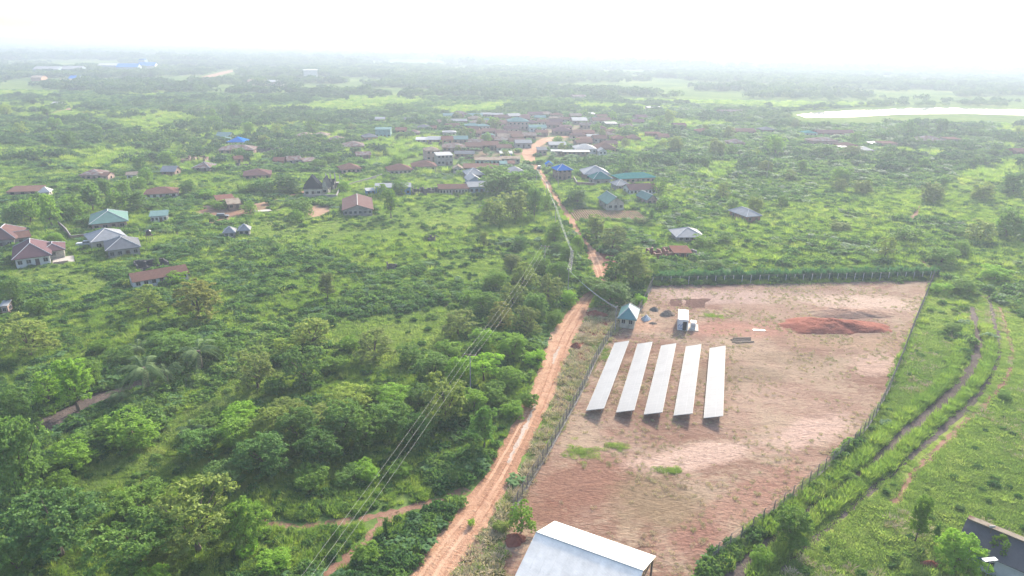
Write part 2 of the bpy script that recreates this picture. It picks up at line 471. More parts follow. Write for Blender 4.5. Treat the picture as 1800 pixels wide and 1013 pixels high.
ribbon('dirt_road', [(-40, 402, 22), (60, 393, 20), (160, 382, 14), (250, 374, 14), (330, 366, 22), (400, 360, 30), (470, 356, 18), (560, 330, 14), (610, 318, 12), (650, 309, 10), (690, 304, 8)], 0.019, M['dust_and_sheen'], 0.4, 8)
ribbon('dirt_road', [(350, 400, 16), (400, 385, 22), (450, 376, 16), (520, 366, 16), (600, 357, 10)], 0.0195, M['dust_and_sheen'], 0.4, 9)
ribbon('dirt_road', [(-60, 224, 14), (0, 217, 14), (60, 208, 14), (110, 195, 12), (145, 186, 10)], 0.02, M['dust_and_sheen'], 1.0, 10)
ribbon('dirt_road', [(290, 152, 24), (330, 144, 22), (370, 134, 20), (410, 124, 18)], 0.02, M['road'], 1.0, 11)
ribbon('dirt_road', [(935, 228, 18), (870, 222, 18), (820, 212, 16), (760, 210, 12)], 0.02, M['dust_and_sheen'], 1.0, 12)
def offset(line, off, wd):
    return [(x + off * w_, y, wd * w_) for x, y, w_ in line]
for q_, (off_, wd_) in enumerate(((-0.24, 0.10), (0.10, 0.10), (-0.02, 0.05), (0.30, 0.06))):
    ribbon('wheel_rut', offset(ROAD[:14], off_, wd_), 0.026 + 0.004 * q_, (M['rutpale'], M['rutpale'], M['rutdark'], M['rutdark'])[q_], 0.05, 52 + q_, 10, keep=0)
ribbon('wet_patch', [(893, 815, 3), (903, 792, 7), (915, 770, 5), (924, 750, 8), (934, 728, 5), (941, 712, 3)], 0.044, plain_mud, 0.10, 56, 8, keep=0)
ribbon('wet_patch', [(972, 640, 2), (976, 625, 6), (984, 610, 3)], 0.044, plain_mud, 0.10, 57, 8, keep=0)
# trails
ribbon('trail', [(820, 858, 20), (780, 878, 20), (700, 900, 22), (620, 916, 20), (540, 924, 18), (470, 920, 16), (440, 905, 8)], 0.016, M['path'], 0.3, 13, keep=1.2, kmin=0.8)
ribbon('trail', [(700, 898, 10), (665, 925, 14), (630, 965, 17), (590, 1000, 21), (550, 1040, 24)], 0.017, M['path'], 0.3, 14, keep=1.2, kmin=0.6)
ribbon('ditch', [(1708, 540, 12), (1716, 575, 14), (1719, 615, 17), (1702, 662, 24), (1655, 708, 32), (1590, 762, 32), (1540, 810, 28), (1460, 872, 30), (1380, 932, 34), (1300, 1005, 40), (1260, 1050, 40)], 0.012, M['ditch'], 0.15, 15, keep=1.4)
ribbon('trail', [(1736, 520, 9), (1746, 560, 11), (1754, 600, 13), (1748, 640, 15), (1722, 690, 19), (1672, 740, 22), (1600, 803, 20), (1520, 872, 18), (1440, 942, 18), (1370, 1010, 18)], 0.013, M['ditch'], 0.1, 16, keep=1.1)
ribbon('trail', [(1758, 540, 9), (1774, 590, 11), (1779, 625, 13), (1770, 665, 16), (1738, 706, 19), (1690, 750, 20), (1645, 795, 21), (1608, 832, 20), (1584, 868, 22), (1572, 885, 22)], 0.014, M['path'], 0.15, 17, keep=1.0)
ribbon('trail', [(1250, 493, 3), (1400, 488, 3), (1520, 482, 3), (1600, 474, 3), (1650, 473, 5)], 0.02, M['dust_and_sheen'], 0.1, 18, keep=0.5)
ribbon('trail', [(1475, 473, 3), (1540, 465, 3), (1490, 470, 2)], 0.019, M['dust_and_sheen'], 0.1, 19, keep=0.5)
ribbon('trail', [(1596, 436, 3), (1612, 452, 4), (1635, 470, 6), (1660, 480, 6)], 0.018, M['dust_and_sheen'], 0.1, 20, keep=0.5)
ribbon('trail', [(1600, 395, 8), (1608, 380, 9), (1618, 362, 7)], 0.018, M['path'], 0.3, 21)
ribbon('trail', [(995, 370, 8), (1040, 372, 7), (1080, 376, 5)], 0.018, M['dust_and_sheen'], 0.1, 22)
ribbon('trail', [(780, 540, 14), (808, 533, 12)], 0.018, M['path'], 0.3, 23)
sheet('yard', [(330, 376), (370, 364), (460, 357), (490, 362), (450, 372), (400, 384), (350, 383)], 0.017, M['path'], 0.6, 3, 30)
sheet('yard', [(530, 372), (548, 364), (582, 362), (590, 372), (570, 382), (540, 388)], 0.0165, M['dust_and_sheen'], 0.6, 2, 31)
sheet('yard', [(800, 262), (830, 235), (870, 210), (960, 207), (1050, 217), (1070, 238), (1000, 260), (900, 275), (830, 282), (790, 278)], 0.0155, M['verge'], 2, 6, 32)
sheet('yard', [(75, 735), (170, 690), (250, 665), (285, 668), (215, 702), (150, 728), (80, 770), (55, 760)], 0.0145, M['ditch'], 0.8, 2, 33)
sheet('clearing', [(1020, 440), (1085, 450), (1090, 470), (1060, 478)], 0.014, M['red'], 0.6, 2, 34)
LAKE_PIX = [(1400, 202), (1440, 197), (1550, 192), (1640, 189), (1800, 193), (1960, 198), (1960, 208), (1800, 203), (1700, 200), (1580, 201), (1500, 206), (1415, 207)]
sheet('lake', LAKE_PIX, 0.03, M['water'], 0.8, 10, 35)
sheet('lake', [(760, 156), (800, 157), (818, 160), (790, 161)], 0.03, M['water'], 1.5, 10, 36)
for q in [(840, 167, 12), (870, 166, 10), (900, 168, 12), (1000, 177, 12), (1020, 178, 14), (1045, 180, 14), (1060, 181, 8), (1120, 184, 10), (1140, 187, 18), (1240, 194, 30), (1280, 197, 26), (690, 152, 10), (730, 155, 10), (560, 150, 22)]:
    x, y, ww = q
    sheet('pond', [(x - ww / 2, y), (x, y - 1.4), (x + ww / 2, y), (x, y + 1.6)], 0.032, M['water'], 0.8, 5, int(x))
FOOT = []
# ---------------------------------------------------------------- building materials
def rm(k, col, **kw): M['r_' + k] = roof_mat('roof_' + k, col, **kw)
rm('purple', (0.20, 0.12, 0.13)); rm('maroon', (0.20, 0.12, 0.12), rust=0.3)
rm('grey', (0.22, 0.225, 0.24)); rm('white', (0.50, 0.50, 0.50))
rm('palegrey', (0.33, 0.335, 0.345)); rm('green', (0.20, 0.33, 0.29), rough=0.45)
rm('teal', (0.06, 0.24, 0.22), rough=0.4); rm('tealgloss', (0.07, 0.25, 0.24), rough=0.42); M['r_tealgloss'].node_tree.nodes['Principled BSDF'].inputs['Specular IOR Level'].default_value = 1.0; rm('tealgrey', (0.20, 0.32, 0.31), rough=0.45)
rm('blue', (0.02, 0.20, 0.62), rough=0.4); rm('black', (0.035, 0.04, 0.05), rough=0.5)
rm('rust', (0.26, 0.14, 0.11), rust=0.6); rm('rustgrey', (0.34, 0.31, 0.29), rust=0.45)
rm('brown', (0.20, 0.13, 0.11), rust=0.5); rm('red', (0.28, 0.13, 0.10), rust=0.4)
rm('barn', (0.26, 0.19, 0.18), rust=0.65, rustcol=(0.20, 0.125, 0.115)); rm('tan', (0.42, 0.35, 0.27), rust=0.3)
rm('darkgrey', (0.17, 0.16, 0.165), rough=0.7); rm('silver', (0.36, 0.37, 0.39))
for k, c in dict(cream=(0.55, 0.50, 0.40), white=(0.70, 0.69, 0.66), block=(0.36, 0.33, 0.30), mud=(0.30, 0.19, 0.14), pink=(0.50, 0.34, 0.28), bluew=(0.10, 0.28, 0.50), bluegrey=(0.30, 0.40, 0.48), orange=(0.50, 0.27, 0.16), brick=(0.32, 0.13, 0.09), yellow=(0.55, 0.48, 0.28), dark=(0.10, 0.09, 0.085), greenw=(0.25, 0.42, 0.38)).items():
    M['w_' + k] = plain('wall_' + k, c, 0.9, 0.15, 1.2, dirt=[x * 0.6 for x in c])
M['pane'] = plain('dark_window_glass', (0.02, 0.025, 0.03), 0.25, 0.1)
M['frame'] = plain('window_frame', (0.45, 0.44, 0.42), 0.6, 0.1)
M['door'] = plain('wood_door', (0.10, 0.06, 0.04), 0.7, 0.2)
M['bluedoor'] = plain('blue_door', (0.05, 0.16, 0.30), 0.5, 0.2)
M['cap'] = plain('ridge_metal', (0.50, 0.50, 0.51), 0.45, 0.1)
M['conc'] = plain('concrete', (0.42, 0.39, 0.36), 0.9, 0.15, 2.0, dirt=(0.30, 0.25, 0.21))
M['slab'] = plain('pale_concrete_slab', (0.60, 0.52, 0.44), 0.9, 0.12, 1.5)
M['wood'] = plain('old_timber', (0.18, 0.13, 0.10), 0.9, 0.3, 4.0)
M['metal'] = plain('galvanised_steel', (0.50, 0.51, 0.52), 0.4, 0.1, 2.0, metal=0.6)
M['whitepaint'] = plain('white_paint', (0.78, 0.78, 0.79), 0.45, 0.05, 2.0)
M['wire'] = plain('aluminium_wire', (0.62, 0.60, 0.55), 0.45, 0.1, 1.0)
M['black'] = plain('black_plastic', (0.02, 0.02, 0.022), 0.4, 0.1)

def face_slab(mb, P, t=0.10):
    """polygon given by its top corners, given a thickness below"""
    P = [Vector(p) for p in P]; Q = [p - Vector((0, 0, t)) for p in P]; n = len(P)
    mb.poly(P); mb.poly(list(reversed(Q)))
    for i in range(n):
        j = (i + 1) % n; mb.poly([P[i], Q[i], Q[j], P[j]])
def roof_parts(w, d, wh, rise, kind, over, hipend=1.0):
    """returns (mesh builder of roof, ridge lines, gable triangles for the walls)"""
    mb = MB(); X, Y = w / 2 + over, d / 2 + over; e = wh - 0.05; top = wh + rise; ridges = []; gab = []
    if kind in ('hip', 'pyramid'):
        if kind == 'pyramid': a, b = (0, 0), (0, 0)
        elif w >= d:
            k = max(0, X - Y * hipend); a, b = (-k, 0), (k, 0)
        else:
            k = max(0, Y - X * hipend); a, b = (0, -k), (0, k)
        A, B = Vector((a[0], a[1], top)), Vector((b[0], b[1], top))
        c = [Vector((-X, -Y, e)), Vector((X, -Y, e)), Vector((X, Y, e)), Vector((-X, Y, e))]
        if (A - B).length < 0.05:
            for i in range(4): mb.poly([c[i], c[(i + 1) % 4], A])
            ridges += [(q, A) for q in c]
        elif w >= d:
            mb.poly([c[0], c[1], B, A]); mb.poly([c[1], c[2], B]); mb.poly([c[2], c[3], A, B]); mb.poly([c[3], c[0], A])
            ridges += [(A, B), (c[0], A), (c[3], A), (c[1], B), (c[2], B)]
        else:
            mb.poly([c[0], c[1], A]); mb.poly([c[1], c[2], B, A]); mb.poly([c[2], c[3], B]); mb.poly([c[3], c[0], A, B])
            ridges += [(A, B), (c[0], A), (c[1], A), (c[2], B), (c[3], B)]
        q = [p - Vector((0, 0, 0.16)) for p in c]
        mb.poly(list(reversed(q)))
        for i in range(4): mb.poly([c[i], q[i], q[(i + 1) % 4], c[(i + 1) % 4]])
    elif kind == 'gable_x':
        e2 = wh - rise * over / (d / 2)
        face_slab(mb, [(-X, -Y, e2 + .1), (X, -Y, e2 + .1), (X, 0, top + .1), (-X, 0, top + .1)])
        face_slab(mb, [(-X, 0, top + .1), (X, 0, top + .1), (X, Y, e2 + .1), (-X, Y, e2 + .1)])
        ridges.append((Vector((-X, 0, top + .1)), Vector((X, 0, top + .1))))
        for s in (-1, 1): gab.append([(s * w / 2, -d / 2, wh), (s * w / 2, d / 2, wh), (s * w / 2, 0, top)])
    elif kind == 'gable_y':
        e2 = wh - rise * over / (w / 2)
        face_slab(mb, [(-X, Y, e2 + .1), (-X, -Y, e2 + .1), (0, -Y, top + .1), (0, Y, top + .1)])
        face_slab(mb, [(0, Y, top + .1), (0, -Y, top + .1), (X, -Y, e2 + .1), (X, Y, e2 + .1)])
        ridges.append((Vector((0, -Y, top + .1)), Vector((0, Y, top + .1))))
        for s in (-1, 1): gab.append([(-w / 2, s * d / 2, wh), (w / 2, s * d / 2, wh), (0, s * d / 2, top)])
    elif kind == 'shed':
        face_slab(mb, [(-X, -Y, wh + .1), (X, -Y, wh + .1), (X, Y, wh + rise + .1), (-X, Y, wh + rise + .1)])
        gab.append([(-w / 2, -d / 2, wh), (-w / 2, d / 2, wh), (-w / 2, d / 2, wh + rise)])
        gab.append([(w / 2, -d / 2, wh), (w / 2, d / 2, wh), (w / 2, d / 2, wh + rise)])
        gab.append([(-w / 2, d / 2, wh), (w / 2, d / 2, wh), (w / 2, d / 2, wh + rise), (-w / 2, d / 2, wh + rise)])
    return mb, ridges, gab
def frame_of(A, B, d):
    a, b = at(*A), at(*B); u = b - a; w = u.length; rz = math.atan2(u.y, u.x)
    v = Vector((-math.sin(rz), math.cos(rz), 0)); return a + u / 2 + v * (d / 2), w, rz
_win = {}
def window_at(parent, x, y, z, ww, hh, face, near):
    """face 0 front(-y), 1 right(+x), 2 left(-x)"""
    rz = (0, R(90), R(-90))[face]
    if near:
        key = (round(ww, 1), round(hh, 1), 'f')
        if key not in _win:
            fr = MB(); t = 0.07
            for sx, sz, cx, cz in ((ww + 2 * t, t, 0, hh / 2 + t / 2), (ww + 2 * t, t, 0, -hh / 2 - t / 2), (t, hh, -ww / 2 - t / 2, 0), (t, hh, ww / 2 + t / 2, 0), (t * 0.7, hh, 0, 0)):
                fr.box((cx, -0.04, cz), (sx, 0.10, sz))
            _win[key] = fr.mesh('window', M['frame'])
            _win[key + ('p',)] = MB().box((0, -0.012, 0), (ww, 0.03, hh)).mesh('pane', M['pane'])
        o = link('window', _win[key], parent); o.location = (x, y, z); o.rotation_euler = (0, 0, rz)
        p = link('pane', _win[key + ('p',)], o)
    else:
        key = (round(ww, 1), round(hh, 1), 'n')
        if key not in _win: _win[key] = MB().box((0, -0.02, 0), (ww, 0.06, hh)).mesh('window', M['pane'])
        o = link('window', _win[key], parent); o.location = (x, y, z); o.rotation_euler = (0, 0, rz)
def house_at(name, label, c, w, rz, d, wh, rise, kind, roof, wall, over=0.5, win=3, side=2, near=False, cat='house', group=None, caps=None, storeys=1, door=True, hipend=1.0, wood_posts=0):
    o = empty(name, (c.x, c.y, 0), rz, label, cat, group)
    FOOT.append((c.x, c.y, w / 2 + 0.4, d / 2 + 0.4, rz))
    mb, ridges, gab = roof_parts(w, d, wh, rise, kind, over, hipend)
    wb = MB(); wb.box((0, 0, wh / 2 - 0.1), (w, d, wh + 0.2))
    for gq in gab:
        t = Vector((0, 0, 0)); wb.poly(gq)
    wb.build('wall', M['w_' + wall], o)
    ro = mb.build('roof', M['r_' + roof], o)
    if caps if caps is not None else near:
        cb = MB()
        for a, b in ridges: cb.tube([a + Vector((0, 0, .02)), b + Vector((0, 0, .02))], 0.10 if near else 0.14, 5)
        if ridges: cb.build('ridge_cap', M['cap'], ro)
    for s in range(storeys):
        zc = 1.6 + s * 3.0
        if zc + 0.6 > wh: zc = wh * 0.58
        hh = min(1.0, wh * 0.38)
        for i in range(win):
            x = -w / 2 + w * (i + 0.5) / win + (0.35 if (door and s == 0 and i == win // 2) else 0) * 0
            if door and s == 0 and i == win // 2:
                db = MB().box((0, -0.02, 0), (0.95, 0.07, min(2.1, wh - 0.2))); dd = db.build('door', M['door'], o); dd.location = (x, -d / 2, min(2.1, wh - 0.2) / 2); continue
            window_at(o, x, -d / 2, zc, min(1.2, w / win * 0.5), hh, 0, near)
        for i in range(side):
            y = -d / 2 + d * (i + 0.5) / side
            f = 1 if c.x < 0 else 2
            window_at(o, (w / 2 if f == 1 else -w / 2), y, zc, min(1.1, d / side * 0.45), hh, f, near)
    return o
def house(name, label, A, B, d, *a, **k):
    c, w, rz = frame_of(A, B, d)
    return house_at(name, label, c, w, rz, d, *a, **k)
def ruin(name, label, A, B, d, hgt, wall, rooms=3, seed=1, cat='ruin', t=0.3):
    c, w, rz = frame_of(A, B, d); o = empty(name, (c.x, c.y, 0), rz, label, cat); r = random.Random(seed)
    FOOT.append((c.x, c.y, w / 2, d / 2, rz))
    def wl(p, q, parts=5):
        mb = MB(); p, q = Vector(p), Vector(q); L = (q - p).length; a = math.atan2(q.y - p.y, q.x - p.x)
        n = max(2, int(L / 1.4))
        for i in range(n):
            hh = hgt * r.uniform(0.45, 1.05)
            if r.random() < 0.12: continue
            m_ = p.lerp(q, (i + 0.5) / n); mb.box((m_.x, m_.y, hh / 2 - 0.1), (L / n, t, hh + 0.2), a)
        mb.build('wall', M['w_' + wall], o)
    e = t / 2 + 0.003
    wl((-w / 2, -d / 2), (w / 2, -d / 2)); wl((-w / 2, d / 2), (w / 2, d / 2)); wl((-w / 2, -d / 2 + e), (-w / 2, d / 2 - e)); wl((w / 2, -d / 2 + e), (w / 2, d / 2 - e))
    for i in range(1, rooms): x = -w / 2 + w * i / rooms; wl((x, -d / 2 + e), (x, d / 2 - e))
    MB().box((0, 0, 0.03), (w, d, 0.08)).build('floor', M['w_' + wall], o)
    return o
def wall_line(name, label, pix, hgt, mat, t=0.2, cat='wall'):
    pts = [at(*p) for p in pix]; o = empty(name, pts[0], 0, label, cat)
    mb = MB()
    for a, b in zip(pts[:-1], pts[1:]):
        m_ = (a + b) / 2 - pts[0]; dv = b - a; n = max(1, int(dv.length / 3))
        MB().box((m_.x, m_.y, hgt / 2), (dv.length, t, hgt), math.atan2(dv.y, dv.x)).build('wall', mat, o)
        FOOT.append(((a.x + b.x) / 2, (a.y + b.y) / 2, dv.length / 2, 0.2, math.atan2(dv.y, dv.x)))
    for a, b in zip(pts[:-1], pts[1:]):
        m_ = (a + b) / 2 - pts[0]; dv = b - a
        MB().box((m_.x, m_.y, hgt + 0.045), (dv.length, t + 0.06, 0.08), math.atan2(dv.y, dv.x)).build('coping', M['conc'], o)
    return o

# ---------------------------------------------------------------- houses at the left
house('house', 'purple hip roofed bungalow with grey walls and a pale patio left of the twin roofs', (30, 473), (90, 465), 13.5, 2.9, 2.9, 'hip', 'purple', 'white', 0.7, 4, 3, True)
_c, _w, _rz = frame_of((88, 457), (104, 455), 7.5)
house_at('house_wing', 'low purple roofed wing built onto the right side of the purple bungalow', _c, 5.2, _rz, 7.5, 2.7, 1.3, 'hip', 'purple', 'cream', 0.5, 1, 1, True, cat='annex', door=False)
_p = at(112, 459); _t = empty('patio', _p, _rz, 'pale concrete patio slab beside the purple roofed bungalow', 'patio')
MB().box((0, 0.5, 0.11), (5.2, 7.0, 0.22)).build('slab', M['slab'], _t); MB().box((-0.6, -3.25, 0.5), (3.6, 0.15, 0.8)).build('parapet', M['w_pink'], _t)
FOOT.append((_p.x, _p.y + .5, 2.8, 3.6, _rz))
house('house', 'maroon roofed house with grey walls cut by the left edge of the photo', (-22, 441), (28, 437), 12, 3.2, 2.6, 'hip', 'maroon', 'block', 0.7, 3, 2, True)
house('house_wing', 'lower rust roofed extension joined to the maroon house at the left edge', (22, 436), (56, 431), 6, 2.8, 1.2, 'gable_x', 'rust', 'block', 0.4, 3, 1, True, cat='annex')
house('house', 'front one of the twin grey hip roofed bungalows, darker grey with a pale ridge line', (192, 457), (247, 450), 9.5, 2.9, 2.3, 'hip', 'grey', 'block', 0.6, 4, 3, True)
house('house', 'rear one of the two grey hip roofed bungalows, its roof pale and nearly white', (166, 442), (224, 433), 9.5, 3.0, 2.3, 'hip', 'silver', 'cream', 0.6, 3, 3, True)
house('house', 'pale green hip roofed bungalow with peach walls behind the twin grey roofs', (164, 409), (224, 403), 13, 3.0, 2.6, 'hip', 'green', 'pink', 0.8, 4, 3, True)
house('house', 'small grey green roofed house with a dark veranda, right of the pale green roof', (266, 394), (295, 392), 5, 2.6, 0.7, 'shed', 'tealgrey', 'white', 0.4, 4, 2, True, caps=False)
house('hut', 'left one of the twin pale pyramid roofed huts in the grassy field', (395, 422), (413, 421), 3.8, 2.4, 1.5, 'pyramid', 'palegrey', 'block', 0.45, 2, 1, True, cat='hut', door=False)
house('hut', 'right one of the twin pale pyramid roofed huts in the grassy field', (421, 418), (439, 417), 3.8, 2.4, 1.6, 'pyramid', 'palegrey', 'block', 0.45, 2, 1, True, cat='hut', door=False)
house('long_house', 'long rust red roofed house with crumbling white walls half hidden by the bushy tree', (238, 511), (332, 494), 6.0, 2.4, 1.3, 'gable_x', 'rust', 'white', 0.4, 7, 2, True, caps=False)
ruin('ruined_house', 'dark roofless ruin between the grey bungalows and the long rust roofed house', (246, 481), (298, 472), 6, 2.0, 'dark', 3, 3)
wall_line('compound_wall', 'brown block compound wall running down from the trees left of the pale green roof', [(104, 399), (118, 412), (126, 424)], 1.9, M['w_mud'])
wall_line('compound_wall', 'brown block wall in front of the pale green roofed bungalow', [(126, 424), (150, 421), (162, 417)], 1.7, M['w_mud'])
house('house', 'grey roofed house with pink walls in the trees near the far left dirt road', (143, 319), (180, 318), 9, 2.8, 1.8, 'hip', 'rustgrey', 'pink', 0.7, 4, 2)
house('house_wing', 'short pink walled wing right of the grey roofed house in the left trees', (180, 320), (191, 320), 6, 2.7, 1.0, 'gable_x', 'rust', 'pink', 0.3, 1, 1, cat='annex')
house('hut', 'tiny white walled hut with a tan roof beside the dark round tree on the left', (224, 318), (242, 317), 4.5, 2.6, 0.9, 'gable_x', 'tan', 'white', 0.4, 2, 1, cat='hut')
house('house', 'small pale grey gabled house above the dark round tree on the left', (285, 311), (308, 311), 7, 2.6, 1.8, 'gable_x', 'palegrey', 'mud', 0.5, 2, 1)
house('house', 'pale silver pyramid roofed house alone in the banana plants, left of the maroon roof', (342, 304), (368, 304), 8.5, 2.5, 2.0, 'pyramid', 'rustgrey', 'block', 0.8, 2, 1, caps=True)
house('house', 'rust roofed house with patched white walls behind the small grey green roof', (256, 353), (312, 350), 9, 2.6, 1.8, 'hip', 'rust', 'white', 0.6, 5, 2)
house('shed', 'low long brown roofed shed at the far left edge under the trees', (14, 348), (68, 346), 9, 2.2, 0.6, 'shed', 'brown', 'mud', 0.3, 3, 1, cat='shed', door=False)
house('hut', 'small white pyramid roofed hut beside the long brown shed', (70, 350), (88, 349), 5, 2.6, 1.8, 'pyramid', 'white', 'cream', 0.5, 1, 1, cat='hut', door=False)
house('house', 'bright blue hip roofed house in the upper left of the village', (401, 258), (429, 258), 10, 2.8, 2.4, 'hip', 'blue', 'white', 0.8, 3, 2)
house('house', 'pale green roofed house just left of the bright blue roof', (377, 253), (400, 253), 8, 2.6, 1.6, 'hip', 'tealgrey', 'white', 0.6, 2, 1)
house('house', 'grey green roofed house directly behind the bright blue roof', (382, 246), (404, 246), 8, 2.6, 1.6, 'gable_x', 'tealgrey', 'block', 0.6, 2, 1)
house('long_house', 'long grey hip roofed house in front of the bright blue roof', (386, 273), (446, 272), 11, 2.8, 2.0, 'hip', 'rustgrey', 'mud', 0.8, 6, 2)
ruin('unfinished_house', 'long brown roofless block walls left of the long grey roof', (318, 289), (392, 287), 12, 2.4, 'mud', 7, 5)
ruin('unfinished_house', 'dark roofless walls right of the long grey roof', (457, 273), (502, 270), 8, 2.4, 'dark', 5, 6)
house('house', 'small red walled house below the long grey roof', (414, 289), (428, 288), 5, 2.6, 1.2, 'gable_x', 'red', 'orange', 0.4, 1, 1)
ruin('ruined_house', 'dark low ruin in the bushes below the small red walled house', (399, 298), (444, 296), 7, 1.8, 'dark', 4, 7)
house('house', 'maroon hip roofed house in banana plants above the dark grove', (430, 319), (476, 317), 11, 2.6, 2.0, 'hip', 'maroon', 'mud', 0.6, 4, 2)
house('hut', 'orange roofed hut right of the small red walled house', (481, 291), (499, 291), 6, 2.4, 1.2, 'gable_x', 'red', 'orange', 0.4, 1, 1, cat='hut')
house('house', 'grey roofed house right of the orange hut in the banana plants', (506, 291), (529, 290), 8, 2.6, 1.4, 'gable_x', 'rustgrey', 'block', 0.5, 2, 1)
house('house', 'low grey roofed house left of the brown roofs and above the black roof', (536, 293), (558, 291), 6, 2.4, 0.9, 'shed', 'rustgrey', 'block', 0.4, 2, 1)
# the black roofed villa
house('villa', 'steep black roofed villa with cream walls beside the unfinished block house', (535, 346), (566, 345), 9, 3.3, 4.6, 'hip', 'black', 'cream', 0.35, 3, 2, True, cat='villa', caps=False, hipend=0.55)
house('villa_wing', 'narrow steep black roofed wing joined to the right side of the black roofed villa', (566, 343), (577, 343), 7, 3.3, 3.6, 'gable_y', 'black', 'cream', 0.3, 1, 1, True, cat='annex', caps=False, door=False)
house('outbuilding', 'small black roofed outbuilding between the villa and the unfinished columns', (576, 337), (587, 337), 6, 3.0, 1.8, 'gable_x', 'black', 'block', 0.3, 1, 1, cat='outbuilding')
_c, _w, _rz = frame_of((583, 336), (600, 334), 6)
_o = empty('unfinished_house', _c, _rz, 'tall unfinished concrete frame with bare columns right of the black roofed villa', 'unfinished house')
FOOT.append((_c.x, _c.y, _w / 2, 3, _rz))
for sx in (-1, 0, 1):
    for sy in (-1, 1): MB().box((sx * _w / 2.2, sy * 2.7, 3.3), (0.3, 0.3, 6.6)).build('column', M['conc'], _o)
MB().box((0, 0, 3.1), (_w, 6, 0.22)).build('floor_slab', M['conc'], _o)
MB().box((0, -2.2, 1.5), (_w * 0.8, 0.25, 3.0)).build('wall', M['w_mud'], _o)
wall_line('compound_wall', 'grey block wall in front of the black roofed villa', [(534, 350), (592, 351), (597, 338)], 1.9, M['w_block'])
wall_line('compound_wall', 'cream garden wall along the dirt lane above the white and blue building', [(612, 330), (640, 322), (672, 312)], 1.6, M['w_cream'])
house('barn', 'large low barn with a rusty patched pinkish roof and a pale ridge strip', (604, 382), (655, 380), 19, 2.6, 1.7, 'gable_y', 'barn', 'block', 0.5, 6, 3, True, cat='barn', door=False)
house('long_building', 'white roofed building with blue lower walls behind the twin leafy trees', (661, 345), (722, 344), 7, 3.6, 1.0, 'gable_x', 'white', 'bluew', 0.4, 7, 1, cat='building')
house('kiosk', 'low blue and white kiosk at the left end of the white roofed building', (645, 346), (660, 345), 4, 2.3, 0.4, 'shed', 'white', 'bluew', 0.2, 2, 1, cat='kiosk', door=False)
ruin('ruined_shops', 'dark roofless ruin in the middle of the roadside row of shops', (726, 345), (772, 344), 8, 2.8, 'dark', 7, 8)
house('shop_row', 'brown roofed row of shops with pale doorways right of the roadside ruin', (773, 344), (822, 343), 8, 2.9, 1.0, 'gable_x', 'brown', 'cream', 0.7, 9, 1, cat='shop')
house('long_building', 'blue grey walled building with a silver roof at the right end of the shops', (825, 342), (868, 340), 9, 3.2, 1.3, 'gable_x', 'silver', 'bluegrey', 0.5, 5, 2, cat='building', caps=True)
house('long_building', 'taller pale roofed block at the left end of the blue grey walled building', (825, 335), (846, 334), 8, 4.4, 1.6, 'gable_y', 'silver', 'bluegrey', 0.5, 2, 2, cat='building')
house('house', 'grey pyramid roofed house behind the blue grey walled building', (823, 318), (848, 317), 9, 2.8, 2.2, 'pyramid', 'silver', 'block', 0.8, 3, 1, caps=True)
house('house', 'pale grey hip roofed house near the road above the big dark roadside tree', (898, 314), (922, 313), 9, 2.8, 2.0, 'hip', 'palegrey', 'cream', 0.8, 2, 1)
house('house', 'rust hip roofed house with orange walls left of the cream garden wall lane', (602, 308), (634, 306), 9, 2.7, 2.1, 'hip', 'rust', 'pink', 0.7, 4, 2)
house('house', 'left one of the two joined rust roofed houses above the lane', (686, 310), (724, 308), 9, 2.8, 2.2, 'hip', 'rust', 'cream', 0.8, 5, 2)
house('house', 'right one of the two joined rust roofed houses above the lane', (727, 303), (766, 302), 9, 2.8, 2.2, 'hip', 'rust', 'cream', 0.8, 4, 2)
house('two_storey_house', 'white two storey house with a pale flat roof behind the joined rust roofs', (769, 292), (796, 291), 8, 5.2, 0.5, 'shed', 'white', 'block', 0.3, 4, 1, cat='house', storeys=2)
house('two_storey_house', 'unfinished pink two storey house left of the white two storey house', (750, 284), (774, 283), 9, 5.6, 1.4, 'hip', 'tan', 'pink', 0.3, 3, 1, cat='house', storeys=2)
house('house', 'pale grey hip roofed house in the green gap below the orange walled house', (605, 266), (640, 265), 12, 2.7, 2.2, 'hip', 'rustgrey', 'mud', 0.8, 3, 1)
house('house', 'faded tan roofed house just below the pale grey hip roof in the green gap', (628, 281), (652, 280), 8, 2.4, 1.2, 'gable_x', 'rustgrey', 'mud', 0.5, 2, 1)
house('house', 'orange walled house with a grey roof in the upper middle of the village', (642, 250), (664, 249), 10, 3.0, 1.6, 'hip', 'grey', 'orange', 0.6, 3, 1)
house('building', 'tall greenish flat roofed building right of the orange walled house', (660, 243), (687, 243), 9, 5.5, 0.4, 'shed', 'tealgrey', 'greenw', 0.4, 4, 1, cat='building')
